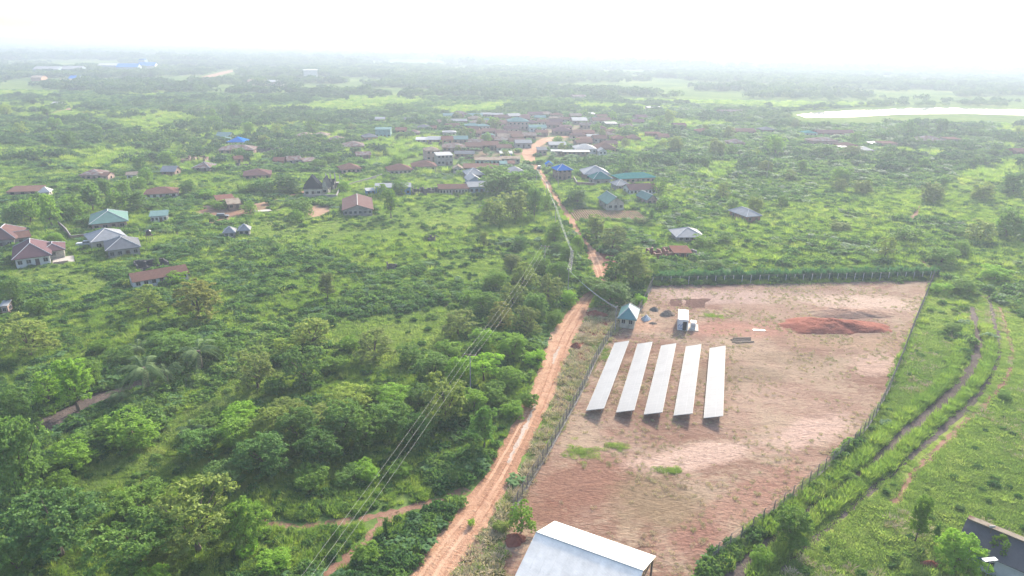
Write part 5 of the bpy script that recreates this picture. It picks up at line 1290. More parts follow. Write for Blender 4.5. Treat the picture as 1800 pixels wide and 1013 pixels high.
# ---- where things grow
def inpoly(px, py, poly):
    inside = np.zeros(px.shape, bool); n = len(poly); j = n - 1
    for i in range(n):
        xi, yi = poly[i]; xj, yj = poly[j]
        if yi != yj:
            c = ((yi > py) != (yj > py)) & (px < (xj - xi) * (py - yi) / (yj - yi) + xi)
            inside ^= c
        j = i
    return inside
def inany(px, py, polys):
    m_ = np.zeros(px.shape, bool)
    for q in polys: m_ |= inpoly(px, py, q)
    return m_
def near_ribbon(X, Y, extra=0.0):
    m_ = np.zeros(X.shape, bool)
    for cen, keep in RIBBONS:
        c = np.array(cen); a = c[:-1]; b = c[1:]
        xmin, xmax = c[:, 0].min() - 15, c[:, 0].max() + 15; ymin, ymax = c[:, 1].min() - 15, c[:, 1].max() + 15
        idx = np.where((X > xmin) & (X < xmax) & (Y > ymin) & (Y < ymax) & ~m_)[0]
        if len(idx) == 0: continue
        px, py = X[idx], Y[idx]; hit = np.zeros(len(idx), bool)
        for (x0, y0, w0), (x1, y1, w1) in zip(a, b):
            dx, dy = x1 - x0, y1 - y0; L2 = dx * dx + dy * dy + 1e-9
            t = np.clip(((px - x0) * dx + (py - y0) * dy) / L2, 0, 1)
            hit |= np.hypot(px - x0 - t * dx, py - y0 - t * dy) < (w0 + (w1 - w0) * t) * keep + extra
        m_[idx] |= hit
    return m_
def near_foot(X, Y, pad=0.6):
    m_ = np.zeros(X.shape, bool)
    for cx, cy_, hx, hy, rz in FOOT:
        c, s = math.cos(-rz), math.sin(-rz); dx, dy = X - cx, Y - cy_
        u = dx * c - dy * s; v = dx * s + dy * c
        m_ |= (np.abs(u) < hx + pad) & (np.abs(v) < hy + pad)
    return m_
def vnoise(X, Y, s, seed):
    """cheap smooth noise 0..1"""
    r = np.random.default_rng(seed); T = r.uniform(0, 1, (64, 64))
    def one(x, y):
        xi = np.floor(x).astype(int); yi = np.floor(y).astype(int); fx = x - xi; fy = y - yi
        fx = fx * fx * (3 - 2 * fx); fy = fy * fy * (3 - 2 * fy)
        g_ = lambda a, b: T[a % 64, b % 64]
        return (g_(xi, yi) * (1 - fx) + g_(xi + 1, yi) * fx) * (1 - fy) + (g_(xi, yi + 1) * (1 - fx) + g_(xi + 1, yi + 1) * fx) * fy
    return 0.6 * one(X / s, Y / s) + 0.28 * one(X / s * 2.3 + 7, Y / s * 2.3 + 3) + 0.12 * one(X / s * 5.1 + 1, Y / s * 5.1 + 9)
ALLM = M_LIST['meadow'] + M_LIST['lime']
NOTREE = [[(1250, 1060), (1330, 930), (1500, 780), (1640, 500), (1700, 500), (1800, 560), (1950, 600), (1950, 1060)]]
YARDS = [[(330, 376), (370, 364), (460, 357), (490, 362), (450, 372), (400, 384), (350, 383)], [(530, 372), (548, 364), (582, 362), (590, 372), (570, 382), (540, 388)],
         [(75, 735), (170, 690), (250, 665), (285, 668), (215, 702), (150, 728), (80, 770), (55, 760)], [(1020, 440), (1085, 450), (1090, 470), (1060, 478)], [(95, 470), (128, 464), (115, 445), (95, 447)]]
VILLAGE = [(760, 265), (800, 238), (860, 205), (1060, 212), (1080, 250), (1060, 285), (940, 300), (800, 300), (692, 292)]
FIELD = [(1008, 372), (1130, 372), (1140, 390), (1012, 390)]
LAKES = [[(1385, 196), (1640, 180), (1990, 190), (1990, 226), (1800, 220), (1600, 218), (1480, 222), (1395, 216)], [(755, 155), (800, 156), (820, 160), (790, 162)]]
LOTG = [(x + (-4 if x < 1200 else 4), y) for x, y in LOT]
def region(r, y0, y1, n, margin=1.12):
    """random world points inside the field of view (a little wider) between two ground distances"""
    Y = np.sqrt(r.uniform(y0 * y0, y1 * y1, n)); X = r.uniform(-1, 1, n) * (Y * 0.78 * margin + 8)
    px, py, dd = proj(X, Y)
    return X, Y, px, py, dd
def cut(X, Y, px, py, m_): return tuple(a[m_] for a in (X, Y, px, py))


# ---------------------------------------------------------------- trees
tr = np.random.default_rng(77)
def crown_mesh(name, shape, n, leaf, r):
    """unit tree crown: width 1, whole tree height 1"""
    out = []; cent = []
    if shape == 'round': L, z0, z1, ro, lr = 22, 0.14, 0.84, 0.35, (0.13, 0.20)
    elif shape == 'spread': L, z0, z1, ro, lr = 26, 0.34, 0.80, 0.41, (0.11, 0.17)
    elif shape == 'loose': L, z0, z1, ro, lr = 26, 0.16, 0.88, 0.39, (0.09, 0.15)
    elif shape == 'tall': L, z0, z1, ro, lr = 14, 0.22, 0.88, 0.25, (0.14, 0.22)
    elif shape == 'bush': L, z0, z1, ro, lr = 20, 0.06, 0.74, 0.38, (0.12, 0.20)
    for i in range(L):
        t = (i + 0.5) / L; z = z0 + (z1 - z0) * t
        env = math.sqrt(max(0.05, 1 - ((z - (z0 + z1) * 0.42) / (1.02 - (z0 + z1) * 0.42)) ** 2)) if z > (z0 + z1) * 0.42 else 0.86
        a = i * 2.39996 + r.normal(0, 0.35); q = ro * env * r.uniform(0.45, 1.08)
        rr = r.uniform(*lr); c = np.array([q * math.cos(a), q * math.sin(a), z])
        cent.append(c); k = int(n / L * (rr / np.mean(lr)) ** 2)
        out.append(blob_leaves(c, (rr, rr, rr * (0.85 if shape != 'spread' else 0.62)), k, leaf, r, clusters=15))
    if shape in ('round', 'bush', 'tall'):
        out.append(blob_leaves((0, 0, (z0 + z1) / 2), (ro * 0.85, ro * 0.85, (z1 - z0) * 0.5), n // 7, leaf * 1.2, r, clusters=20))
    V = np.concatenate(out); V[:, :, 2] = np.maximum(V[:, :, 2], 0.01)
    return quads_mesh(name, V, M['leaf_tree']), cent
def trunk_mesh(cent, r, th=0.028, bend=0.04):
    mb = MB(); zt = min(c[2] for c in cent) + 0.12
    mb.tube([(0, 0, -0.02), (bend * .3, 0, zt * .35), (bend, bend * .5, zt * .8), (bend * .7, 0, zt + 0.1)], [th * 1.5, th, th * .8, th * .45], 7)
    for c in [cent[j] for j in r.permutation(len(cent))[:7]]:
        s = Vector((bend * .8, 0, zt * r.uniform(.55, .9))); e = Vector(c)
        mb.tube([s, s.lerp(e, .5) + Vector((0, 0, .03)), e], [th * .55, th * .35, th * .12], 5)
    return mb.mesh('trunk', M['bark'])
CR = {}
for sh, cnt in (('round', 3), ('spread', 2), ('loose', 3), ('tall', 2), ('bush', 3)):
    for lod, (n, leaf) in enumerate(((9000, 0.034), (1900, 0.068))):
        lst = []
        for k in range(cnt):
            r_ = np.random.default_rng(hash_ := (ord(sh[0]) * 31 + ord(sh[1]) + k * 7 + lod))
            me, cen = crown_mesh('crown', sh, n, leaf, r_); lst.append((me, trunk_mesh(cen, r_)))
        CR[sh, lod] = lst
def palm_mesh(r, young=False):
    c = np.concatenate([frond(r, (0, 0, 0.0), 2 * math.pi * i / 18 + r.normal(0, .12), r.uniform(2.6, 3.5), 1.05 - 0.85 * (i % 3) / 2, 1.0, 0.62, 30) for i in range(15)])
    me = quads_mesh('crown', c, M['leaf_tree'])
    t = MB().tube([(0, 0, -2.0), (0, 0, -1.0), (0, 0, 0.15)], [0.34, 0.30, 0.24], 9).mesh('trunk', M['bark'])
    return me, t
PALM = [palm_mesh(np.random.default_rng(5)), palm_mesh(np.random.default_rng(6))]
TONE = {'dark': (0.048, 0.095, 0.036), 'deep': (0.044, 0.094, 0.038), 'mid': (0.062, 0.118, 0.030), 'bright': (0.085, 0.165, 0.030), 'olive': (0.088, 0.128, 0.045), 'grey': (0.075, 0.105, 0.052), 'autumn': (0.100, 0.118, 0.05)}
WORD = {'dark': 'dark green', 'deep': 'deep bluish green', 'mid': 'mid green', 'bright': 'bright green', 'olive': 'olive green', 'grey': 'dull grey green', 'autumn': 'yellowish'}
SHW = {'round': 'round crowned', 'spread': 'wide spreading', 'loose': 'loose crowned', 'tall': 'tall', 'bush': 'bushy'}
LM = [(1100, 570, 'gatehouse'), (1015, 800, 'open shed end'), (60, 455, 'purple roofed bungalow'), (220, 440, 'twin grey roofs'), (185, 395, 'pale green roofed bungalow'), (415, 410, 'twin pyramid roofed huts'), (280, 497, 'long rust roofed house'),
      (630, 365, 'rusty barn'), (565, 335, 'black roofed villa'), (690, 337, 'white and blue building'), (800, 337, 'row of shops'), (850, 330, 'blue grey building'), (1080, 360, 'cream three window house'), (1212, 418, 'silver hip roof in the scrub'), (1317, 380, 'lone red brick house'),
      (1175, 447, 'roofless brick walls'), (415, 250, 'bright blue roof'), (165, 310, 'grey roof with pink walls'), (285, 340, 'rust roof with white walls'), (1640, 490, 'back right corner of the lot'), (1735, 960, 'grey building in the corner'), (690, 590, 'open meadow'), (150, 700, 'dark dug patch'),
      (960, 700, 'wide bend of the dirt road'), (1020, 540, 'narrow part of the road'), (830, 670, 'concrete power pole'), (560, 920, 'grassy track at the bottom'), (400, 370, 'dirt yard'), (20, 340, 'long brown shed'), (1460, 250, 'right hamlet'), (1640, 245, 'large pale roof at far right'), (910, 215, 'two storey mansion'), (500, 250, 'upper hamlet'),
      (1720, 320, 'lime green field'), (1000, 300, 'blue pyramid roof'), (640, 260, 'pale roof in the green gap'), (350, 300, 'silver pyramid roof'), (450, 310, 'maroon hip roof'), (100, 860, 'yellow green strip'), (1580, 860, 'red path'), (700, 750, 'dense thicket'), (250, 560, 'scrub under the rust roof')]
USED = {}
def tree_label(px, py, wm, shape, tone, noun='tree'):
    order = sorted(LM, key=lambda q: (q[0] - px) ** 2 + ((q[1] - py) * 1.8) ** 2); best = order[0]
    size = 'small' if wm < 4.5 else 'large' if wm > 9 else 'medium'
    for q in order[:6]:
        dx, dy = px - q[0], py - q[1]
        lr, fb = ('right of' if dx > 0 else 'left of'), ('behind' if dy < 0 else 'in front of')
        for rel in ((lr if abs(dx) > abs(dy) * 1.5 else fb), fb + ' and ' + lr):
            lab = f"{size} {SHW.get(shape, '')} {WORD[tone]} {noun} {rel} the {q[2]}".replace('  ', ' ')
            if lab not in USED and len(lab.split()) <= 16:
                USED[lab] = 1; return lab, f"{WORD[tone]} {noun}s near the {best[2]}"
    return lab, f"{WORD[tone]} {noun}s near the {best[2]}"
TREES = []
def tree(px, py, w, hpx, shape, tone, label=None, name=None, cat='tree', group=None, world=None, dims=None):
    if world is None:
        d = depth_at(px, py); W = w * d / F; dep = math.asin(min(0.95, CAMH / d * math.cos(R(5))))
        H = max(0.55 * W, (hpx * d / F - 0.45 * W * math.sin(dep)) / math.cos(dep))
        p = at(px, py); p = Vector((p.x, p.y + 0.28 * W, 0))
    else: p = Vector((world[0], world[1], 0)); W, H = dims; d = p.y
    lod = 0 if p.y < 205 else 1
    lst = CR[shape, lod]; me, tm = lst[int(tr.integers(0, len(lst)))]
    lab, grp = tree_label(px, py, W, shape, tone)
    o = empty(name or 'tree', p, tr.uniform(0, 6.28), label or lab, cat, group or grp)
    t = link('trunk', tm, o); c = link('crown', me, o)
    t.scale = c.scale = (W, W, H)
    k = tr.uniform(0.85, 1.18); q = TONE[tone]; c.color = (q[0] * k * 2.65, q[1] * k * 2.3, q[2] * 1.45, 1)
    TREES.append((p.x, p.y, W / 2))
    return o
def palm(px, py, w, label, hgt=2.4):
    d = depth_at(px, py); W = w * d / F; k = W / 5.8; p = at(px, py)
    o = empty('palm_tree', (p.x, p.y + .5, 0), tr.uniform(0, 6.28), label, 'palm tree', 'oil palms in the lower left scrub')
    me, tm = PALM[int(tr.integers(0, 2))]; c = link('crown', me, o); t = link('trunk', tm, o); c.location = t.location = (0, 0, hgt * k); c.scale = (k, k, k); t.scale = (k, k, k * max(1, hgt / 2))
    c.color = (0.12, 0.18, 0.07, 1); TREES.append((p.x, p.y, 1.5))
HAND = [
 # lower left foreground
 (28, 905, 120, 175, 'round', 'dark'), (105, 890, 60, 70, 'bush', 'mid'), (80, 1010, 165, 150, 'spread', 'deep'), (20, 1030, 90, 90, 'bush', 'dark'), (330, 1010, 185, 165, 'loose', 'olive'), (225, 1040, 170, 140, 'spread', 'dark'), (425, 975, 85, 100, 'round', 'mid'), (262, 1075, 80, 75, 'bush', 'bright'),
 (235, 912, 95, 70, 'bush', 'mid'), (215, 800, 120, 66, 'bush', 'bright'), (120, 832, 90, 50, 'bush', 'bright'), (70, 845, 60, 36, 'bush', 'mid'), (300, 960, 80, 60, 'bush', 'olive'), (35, 640, 100, 90, 'loose', 'grey'), (20, 775, 75, 100, 'round', 'dark'), (80, 720, 60, 70, 'loose', 'mid'), (124, 735, 90, 110, 'tall', 'bright'), (150, 690, 60, 60, 'round', 'mid'),
 (335, 575, 100, 88, 'loose', 'autumn'), (250, 560, 70, 60, 'loose', 'olive'), (280, 615, 60, 45, 'bush', 'mid'), (290, 650, 100, 60, 'round', 'dark'), (370, 640, 70, 55, 'round', 'dark'), (205, 650, 60, 45, 'bush', 'dark'), (175, 625, 40, 34, 'bush', 'mid'),
 (573, 532, 42, 54, 'tall', 'grey'), (545, 622, 84, 68, 'loose', 'grey'), (500, 640, 60, 50, 'loose', 'olive'), (655, 645, 86, 70, 'loose', 'grey'), (615, 622, 40, 38, 'bush', 'mid'), (530, 688, 90, 84, 'loose', 'dark'), (445, 695, 84, 84, 'loose', 'grey'), (585, 660, 50, 40, 'bush', 'mid'), (480, 700, 50, 44, 'bush', 'dark'),
 # dense thicket in the lower middle
 (345, 815, 90, 66, 'round', 'deep'), (400, 800, 90, 70, 'round', 'mid'), (455, 850, 110, 90, 'round', 'deep'), (385, 870, 90, 66, 'bush', 'dark'), (470, 790, 90, 80, 'round', 'olive'), (520, 800, 90, 86, 'round', 'dark'), (560, 830, 90, 80, 'round', 'deep'), (540, 870, 76, 56, 'bush', 'mid'), (600, 790, 90, 90, 'round', 'dark'), (640, 800, 84, 80, 'round', 'mid'), (610, 740, 90, 70, 'spread', 'olive'), (680, 780, 90, 80, 'round', 'dark'), (690, 735, 80, 64, 'spread', 'bright'), (725, 795, 70, 70, 'round', 'deep'), (780, 765, 112, 110, 'loose', 'olive'), (850, 800, 62, 90, 'tall', 'deep'), (560, 770, 80, 60, 'spread', 'grey'), (500, 745, 70, 50, 'bush', 'olive'), (740, 730, 70, 60, 'round', 'dark'), (420, 750, 70, 44, 'bush', 'bright'), (655, 725, 60, 50, 'round', 'mid'), (830, 740, 64, 60, 'round', 'mid'), (350, 770, 60, 44, 'bush', 'mid'), (640, 850, 60, 40, 'bush', 'bright'), (700, 845, 50, 36, 'bush', 'mid'), (610, 860, 60, 44, 'bush', 'dark'), (745, 770, 60, 54, 'bush', 'dark'),
 (760, 680, 80, 66, 'round', 'dark'), (810, 690, 70, 70, 'round', 'bright'), (850, 680, 70, 66, 'spread', 'bright'), (720, 650, 60, 50, 'bush', 'dark'), (895, 690, 60, 50, 'bush', 'mid'), (790, 640, 60, 50, 'bush', 'mid'), (805, 600, 70, 60, 'loose', 'grey'), (850, 625, 60, 50, 'round', 'bright'), (900, 640, 70, 60, 'round', 'mid'), (925, 600, 66, 66, 'loose', 'grey'), (880, 585, 60, 56, 'loose', 'autumn'), (940, 570, 60, 60, 'round', 'dark'), (850, 560, 60, 50, 'round', 'dark'), (900, 545, 56, 50, 'loose', 'olive'), (965, 540, 60, 60, 'loose', 'grey'), (870, 515, 60, 44, 'round', 'mid'), (920, 510, 60, 50, 'loose', 'olive'), (985, 505, 50, 50, 'round', 'dark'), (950, 490, 50, 40, 'round', 'mid'), (1000, 470, 44, 46, 'round', 'mid'), (900, 480, 44, 36, 'round', 'grey'), (830, 540, 40, 36, 'bush', 'mid'), (930, 720, 40, 36, 'bush', 'mid'), (900, 740, 50, 40, 'bush', 'bright'), (870, 715, 54, 46, 'bush', 'mid'), (940, 650, 44, 40, 'bush', 'bright'), (975, 575, 34, 34, 'bush', 'mid'), (1000, 540, 34, 34, 'bush', 'bright'),
 (590, 955, 22, 30, 'bush', 'dark'), (678, 945, 20, 34, 'tall', 'dark'), (430, 985, 50, 40, 'bush', 'bright'), (640, 1000, 60, 46, 'bush', 'mid'), (480, 1015, 70, 40, 'bush', 'bright'),
 # by the gatehouse and behind the lot
 (1078, 548, 84, 50, 'round', 'dark'), (1045, 520, 60, 36, 'bush', 'mid'), (1117, 512, 84, 80, 'tall', 'grey'), (1085, 500, 56, 56, 'loose', 'dark'), (1125, 540, 30, 26, 'bush', 'bright'), (1140, 500, 40, 40, 'loose', 'mid'), (1050, 430, 50, 54, 'tall', 'grey'), (1080, 445, 54, 50, 'loose', 'grey'), (1040, 402, 22, 22, 'bush', 'dark'), (1110, 455, 40, 36, 'loose', 'dark'), (1015, 365, 48, 37, 'round', 'dark'), (1165, 480, 40, 24, 'bush', 'mid'), (1240, 440, 50, 26, 'bush', 'mid'), (1275, 432, 40, 26, 'loose', 'dark'), (1145, 392, 16, 26, 'tall', 'deep'), (1170, 372, 30, 30, 'round', 'mid'), (1160, 345, 30, 36, 'loose', 'mid'), (1128, 398, 30, 16, 'bush', 'grey'), (1260, 478, 36, 22, 'bush', 'dark'),
 # big trees on the left of the road and along it
 (868, 402, 60, 56, 'round', 'grey'), (905, 392, 60, 60, 'round', 'grey'), (895, 345, 84, 40, 'spread', 'dark'), (940, 390, 44, 60, 'tall', 'dark'), (960, 375, 34, 36, 'loose', 'mid'), (875, 350, 70, 34, 'round', 'dark'), (925, 350, 40, 34, 'round', 'mid'), (870, 320, 54, 20, 'spread', 'mid'), (975, 430, 36, 40, 'round', 'mid'), (985, 450, 36, 30, 'bush', 'dark'), (850, 440, 26, 34, 'tall', 'grey'), (1015, 450, 26, 40, 'round', 'mid'),
 (686, 388, 36, 56, 'tall', 'mid'), (671, 352, 30, 30, 'loose', 'mid'), (700, 348, 34, 32, 'round', 'dark'), (521, 396, 30, 28, 'round', 'mid'), (436, 378, 34, 26, 'round', 'mid'), (382, 370, 34, 20, 'bush', 'mid'), (500, 342, 60, 30, 'round', 'deep'), (460, 344, 50, 32, 'round', 'deep'), (430, 346, 40, 26, 'bush', 'mid'), (603, 340, 26, 28, 'bush', 'bright'), (583, 240, 16, 22, 'round', 'dark'), (580, 290, 40, 26, 'bush', 'mid'), (560, 300, 34, 24, 'bush', 'mid'),
 # left cluster between the houses
 (84, 405, 50, 66, 'tall', 'mid'), (45, 395, 50, 50, 'round', 'mid'), (15, 400, 40, 40, 'round', 'deep'), (120, 385, 50, 44, 'round', 'mid'), (155, 378, 54, 56, 'tall', 'dark'), (183, 352, 30, 40, 'tall', 'dark'), (200, 378, 40, 46, 'round', 'mid'), (235, 378, 54, 46, 'round', 'dark'), (255, 330, 32, 36, 'round', 'dark'), (330, 345, 34, 30, 'round', 'dark'), (215, 350, 30, 34, 'round', 'mid'), (93, 440, 36, 34, 'round', 'bright'), (140, 400, 40, 24, 'bush', 'dark'), (60, 370, 40, 34, 'round', 'dark'), (275, 475, 16, 26, 'tall', 'dark'), (308, 505, 40, 30, 'spread', 'mid'), (290, 292, 34, 28, 'round', 'mid'), (268, 285, 26, 16, 'bush', 'dark'), (312, 262, 10, 14, 'round', 'dark'), (360, 352, 34, 20, 'bush', 'bright'), (15, 545, 50, 60, 'round', 'dark'), (60, 560, 40, 40, 'round', 'mid'),
 # right of the lot
 (1402, 975, 84, 84, 'round', 'mid'), (1340, 1000, 50, 40, 'bush', 'bright'), (1380, 905, 26, 20, 'bush', 'mid'), (1615, 962, 46, 84, 'tall', 'mid'), (1645, 962, 20, 40, 'tall', 'deep'), (1694, 1025, 96, 92, 'round', 'bright'), (1752, 1010, 44, 66, 'loose', 'mid'), (917, 945, 56, 58, 'loose', 'mid'), (828, 927, 16, 16, 'bush', 'bright'), (880, 938, 34, 20, 'bush', 'olive'), (1680, 588, 34, 18, 'bush', 'mid'), (1560, 870, 18, 14, 'bush', 'dark'), (1770, 705, 30, 20, 'bush', 'dark'), (1500, 850, 26, 20, 'bush', 'mid'), (1465, 880, 26, 22, 'bush', 'mid'), (1690, 900, 20, 14, 'bush', 'dark'),
 (1788, 345, 50, 46, 'round', 'deep'), (1640, 360, 44, 40, 'round', 'grey'), (1600, 430, 60, 26, 'bush', 'mid'), (1665, 470, 60, 34, 'round', 'dark'), (1690, 455, 40, 34, 'round', 'mid'), (1730, 430, 60, 46, 'loose', 'grey'), (1780, 425, 60, 60, 'round', 'dark'), (1560, 460, 34, 46, 'loose', 'grey'), (1480, 410, 40, 24, 'bush', 'grey'), (1640, 490, 26, 18, 'bush', 'mid'), (1700, 520, 60, 40, 'bush', 'mid'), (1660, 520, 40, 26, 'bush', 'bright'), (1760, 500, 60, 34, 'bush', 'bright'), (1330, 362, 28, 22, 'round', 'dark'), (1290, 370, 30, 22, 'round', 'dark'), (1377, 368, 26, 26, 'round', 'dark'), (1273, 352, 26, 32, 'loose', 'grey'), (1520, 345, 40, 30, 'round', 'grey'), (1626, 300, 24, 26, 'round', 'dark'), (1347, 312, 28, 34, 'spread', 'grey'), (1505, 285, 50, 24, 'loose', 'grey'), (1450, 280, 50, 20, 'bush', 'dark')]
for (px, py, w_, h_, sh, tn) in HAND: tree(px, py, w_, h_, sh, tn)
for px, py, w_, lab in ((258, 690, 96, 'largest oil palm with drooping fronds above the dark dug patch'), (292, 680, 62, 'smaller oil palm touching the right side of the largest one'), (352, 655, 84, 'oil palm with low arching fronds right of the palm group'), (212, 712, 60, 'oil palm standing on the dark dug patch'), (243, 628, 54, 'oil palm behind the largest one at the edge of the scrub'), (335, 775, 60, 'young oil palm in the yellow green grass strip'), (845, 600, 44, 'oil palm in the thicket left of the dirt road')):
    palm(px, py, w_, lab, 2.6 if w_ > 60 else 1.8)
# further single trees between 180 and 620 m, wherever there is no house, road or field
for px, py, w_, sh, tn in [(t_.uniform(800, 1120), t_.uniform(208, 285), t_.uniform(12, 24), t_.choice(['round', 'loose', 'tall']), t_.choice(['dark', 'mid', 'grey'])) for t_ in [random.Random(9)] for _i in range(34)]:
    q_ = at(px, py); a1, a2 = np.array([q_.x]), np.array([q_.y + 2])
    if near_ribbon(a1, a2, 2.0)[0] or near_foot(a1, a2, 0.5)[0]: continue
    tree(px, py, w_, w_ * 0.95, sh, tn)
tgt = 296 - len(TREES); got = 0
ALLM2 = ALLM + YARDS + LAKES + [FIELD, LOTG, VERGE]
while got < tgt:
    Y = math.sqrt(tr.uniform(200 ** 2, 560 ** 2)); X = tr.uniform(-1, 1) * Y * 0.78
    px, py, _ = proj(np.array([X]), np.array([Y])); px, py = float(px[0]), float(py[0])
    aX, aY = np.array([X]), np.array([Y]); W = tr.uniform(5, 9.5) * (1 + (Y - 200) / 900)
    if inany(np.array([px]), np.array([py]), ALLM2)[0] or near_ribbon(aX, aY, W * .6)[0] or near_foot(aX, aY, W * .45)[0]: continue
    # keep the view of houses open: nothing just in front of a footprint
    if any(abs(fx - X) < fh + W * .5 and 0 < fy - Y < 16 + W for fx, fy, fh, _2, _3 in FOOT if fh > 2.2): continue
    if any((tx - X) ** 2 + (ty - Y) ** 2 < (W * .55) ** 2 for tx, ty, _w in TREES): continue
    if vnoise(aX, aY, 60, 31)[0] < 0.42: continue
    sh = ('round', 'round', 'loose', 'bush', 'tall', 'bush')[int(tr.integers(0, 6))]; tn = ('dark', 'deep', 'mid', 'grey', 'mid', 'olive')[int(tr.integers(0, 6))]
    tree(px, py, 0, 0, sh, tn, world=(X, Y), dims=(W, W * tr.uniform(0.75, 1.1))); got += 1
# tall green crop row just behind the back fence
hx = []
for i in range(900):
    t = tr.uniform(0, 1); px = 1150 + t * 500; py = 500 - t * 9.0; p = at(px, py); q = tr.uniform(0.8, 3.6); hx.append((p.x, p.y + q, tr.uniform(0.75, 1.15)))
hx = np.array(hx); scatter('crop_row', 'tall dense green crop row growing just behind the back fence', 'crops', P_HEDGE, hx[:, 0], hx[:, 1], hx[:, 2], rs=9)
cx_ = []
for q_ in CROPROWS:
    for k in range(26): t = tr.uniform(0, 1); cx_.append((q_.x - 1.6 * t + tr.normal(0, .12), q_.y + 15 * t, tr.uniform(.22, .34)))
cx_ = np.array(cx_); scatter('crop_plants', 'low green crop plants growing between the raised ridges', 'crops', P_SHRUB, cx_[:, 0], cx_[:, 1], cx_[:, 2], rs=4)
# grass ridges between the two wheel tracks on the right
for s_, (off, lab) in enumerate(((19, 'tall bright grass strip between the ditch and the track on the right'), (-36, 'tall bright grass strip along the left side of the ditch'))):
    line = smooth([(x + off * (1 if y > 600 else .5), y) for x, y in ((1719, 575), (1722, 615), (1705, 662), (1662, 706), (1598, 762), (1545, 812), (1466, 873), (1386, 935), (1305, 1010))], 10)
    X = []; Y = []
    for (x, y) in line:
        for k in range(5):
            p = at(x + tr.normal(0, 3.2), y + tr.normal(0, 3)); X.append(p.x); Y.append(p.y)
    X, Y = np.array(X), np.array(Y); ok = ~near_ribbon(X, Y, 0.1)
    scatter('tall_grass', lab, 'grass', P_GRASS, X[ok], Y[ok], tr.uniform(0.9, 1.4, ok.sum()), rs=s_ + 3)

for o in C.objects:
    if 'label' in o and len(o['label'].split()) > 16: print('LONG', o.name, o['label'])

sets = {k_: [] for k_ in ('grass', 'low', 'shrub', 'broad', 'bush', 'wood', 'dry', 'ban')}
def put(key, X, Y, S): sets[key].append((X, Y, S))
vr = np.random.default_rng(21)
# near: 55-170 m
for (y0, y1, n, sc_) in ((52, 115, 26000, 0.95), (115, 190, 34000, 1.15), (190, 320, 46000, 1.6)):
    X, Y, px, py, dd = region(vr, y0, y1, n)
    free = ~(inpoly(px, py, LOTG) | inpoly(px, py, VERGE) | inany(px, py, YARDS) | inpoly(px, py, FIELD) | near_ribbon(X, Y, 0.45 * sc_) | near_foot(X, Y))
    X, Y, px, py = cut(X, Y, px, py, free)
    mead = inany(px + vr.normal(0, 9, len(px)), py + vr.normal(0, 4, len(px)), ALLM)
    dn = vnoise(X, Y, 26, 1); d2 = vnoise(X, Y, 9, 2); u = vr.uniform(0, 1, len(X))
    s = sc_ * vr.uniform(0.55, 1.35, len(X)) * (0.75 + 0.5 * d2)
    right = inany(px, py, NOTREE)
    isl = mead
    put('low', X[isl], Y[isl], s[isl] * 1.1)
    mb = mead & (u > np.where(right, 0.975, np.where(Y < 190, 0.92, 0.82))) & (d2 > 0.40)
    put('shrub', X[mb], Y[mb], s[mb] * 0.7)
    oth = ~mead
    strip = inpoly(px, py, [(1255, 1060), (1340, 940), (1510, 790), (1640, 620), (1700, 500), (1722, 600), (1640, 720), (1440, 880), (1290, 1010)])
    d2 = np.where(right & ~strip, d2 * 0.45, d2)
    right = right & ~strip
    grassy = oth & ((dn + d2 * 0.5) < np.where(Y > 185, 0.84, 0.76))
    gg = grassy & (u < np.where(right, 0.12, 0.62)); put('grass', X[gg], Y[gg], s[gg] * (0.85 if sc_ < 1.5 else 0.9))
    put('low', X[grassy & right], Y[grassy & right], s[grassy & right] * 0.9)
    gs = grassy & (u >= 0.62) & (u < 0.84) & ~right; put('shrub', X[gs], Y[gs], s[gs] * 0.8)
    gl = grassy & (u >= 0.84); put('low', X[gl], Y[gl], s[gl])
    bushy = oth & ~grassy
    bs = bushy & (u < 0.62); put('shrub', X[bs], Y[bs], s[bs] * (1.05 if sc_ < 1.5 else 0.95))
    bb = bushy & (u >= 0.62) & (u < 0.76); put('broad', X[bb], Y[bb], s[bb] * 0.9)
    bg_ = bushy & (u >= 0.76); put('grass', X[bg_], Y[bg_], s[bg_] * 0.9)
X, Y, px, py, dd = region(vr, 55, 200, 90000)
ok = inany(px, py, NOTREE) & ~inpoly(px, py, LOTG) & near_ribbon(X, Y, 1.1) & ~near_ribbon(X, Y, 0.12) & ~near_foot(X, Y)
put('low', X[ok], Y[ok], vr.uniform(0.5, 0.9, ok.sum())); X, Y, px, py = X[ok], Y[ok], px[ok], py[ok]
# bigger round bushes standing out of the scrub
X, Y, px, py, dd = region(vr, 60, 340, 7000)
ok = ~(inpoly(px, py, LOTG) | inpoly(px, py, VERGE) | inany(px, py, YARDS) | inpoly(px, py, FIELD) | inany(px, py, ALLM) | near_ribbon(X, Y, 1.2) | near_foot(X, Y, 2.0) | inany(px, py, NOTREE)) & (vnoise(X, Y, 22, 9) > 0.5)
put('bush', X[ok], Y[ok], vr.uniform(0.8, 1.0, ok.sum()) * vr.uniform(1.0, 2.7, ok.sum()))
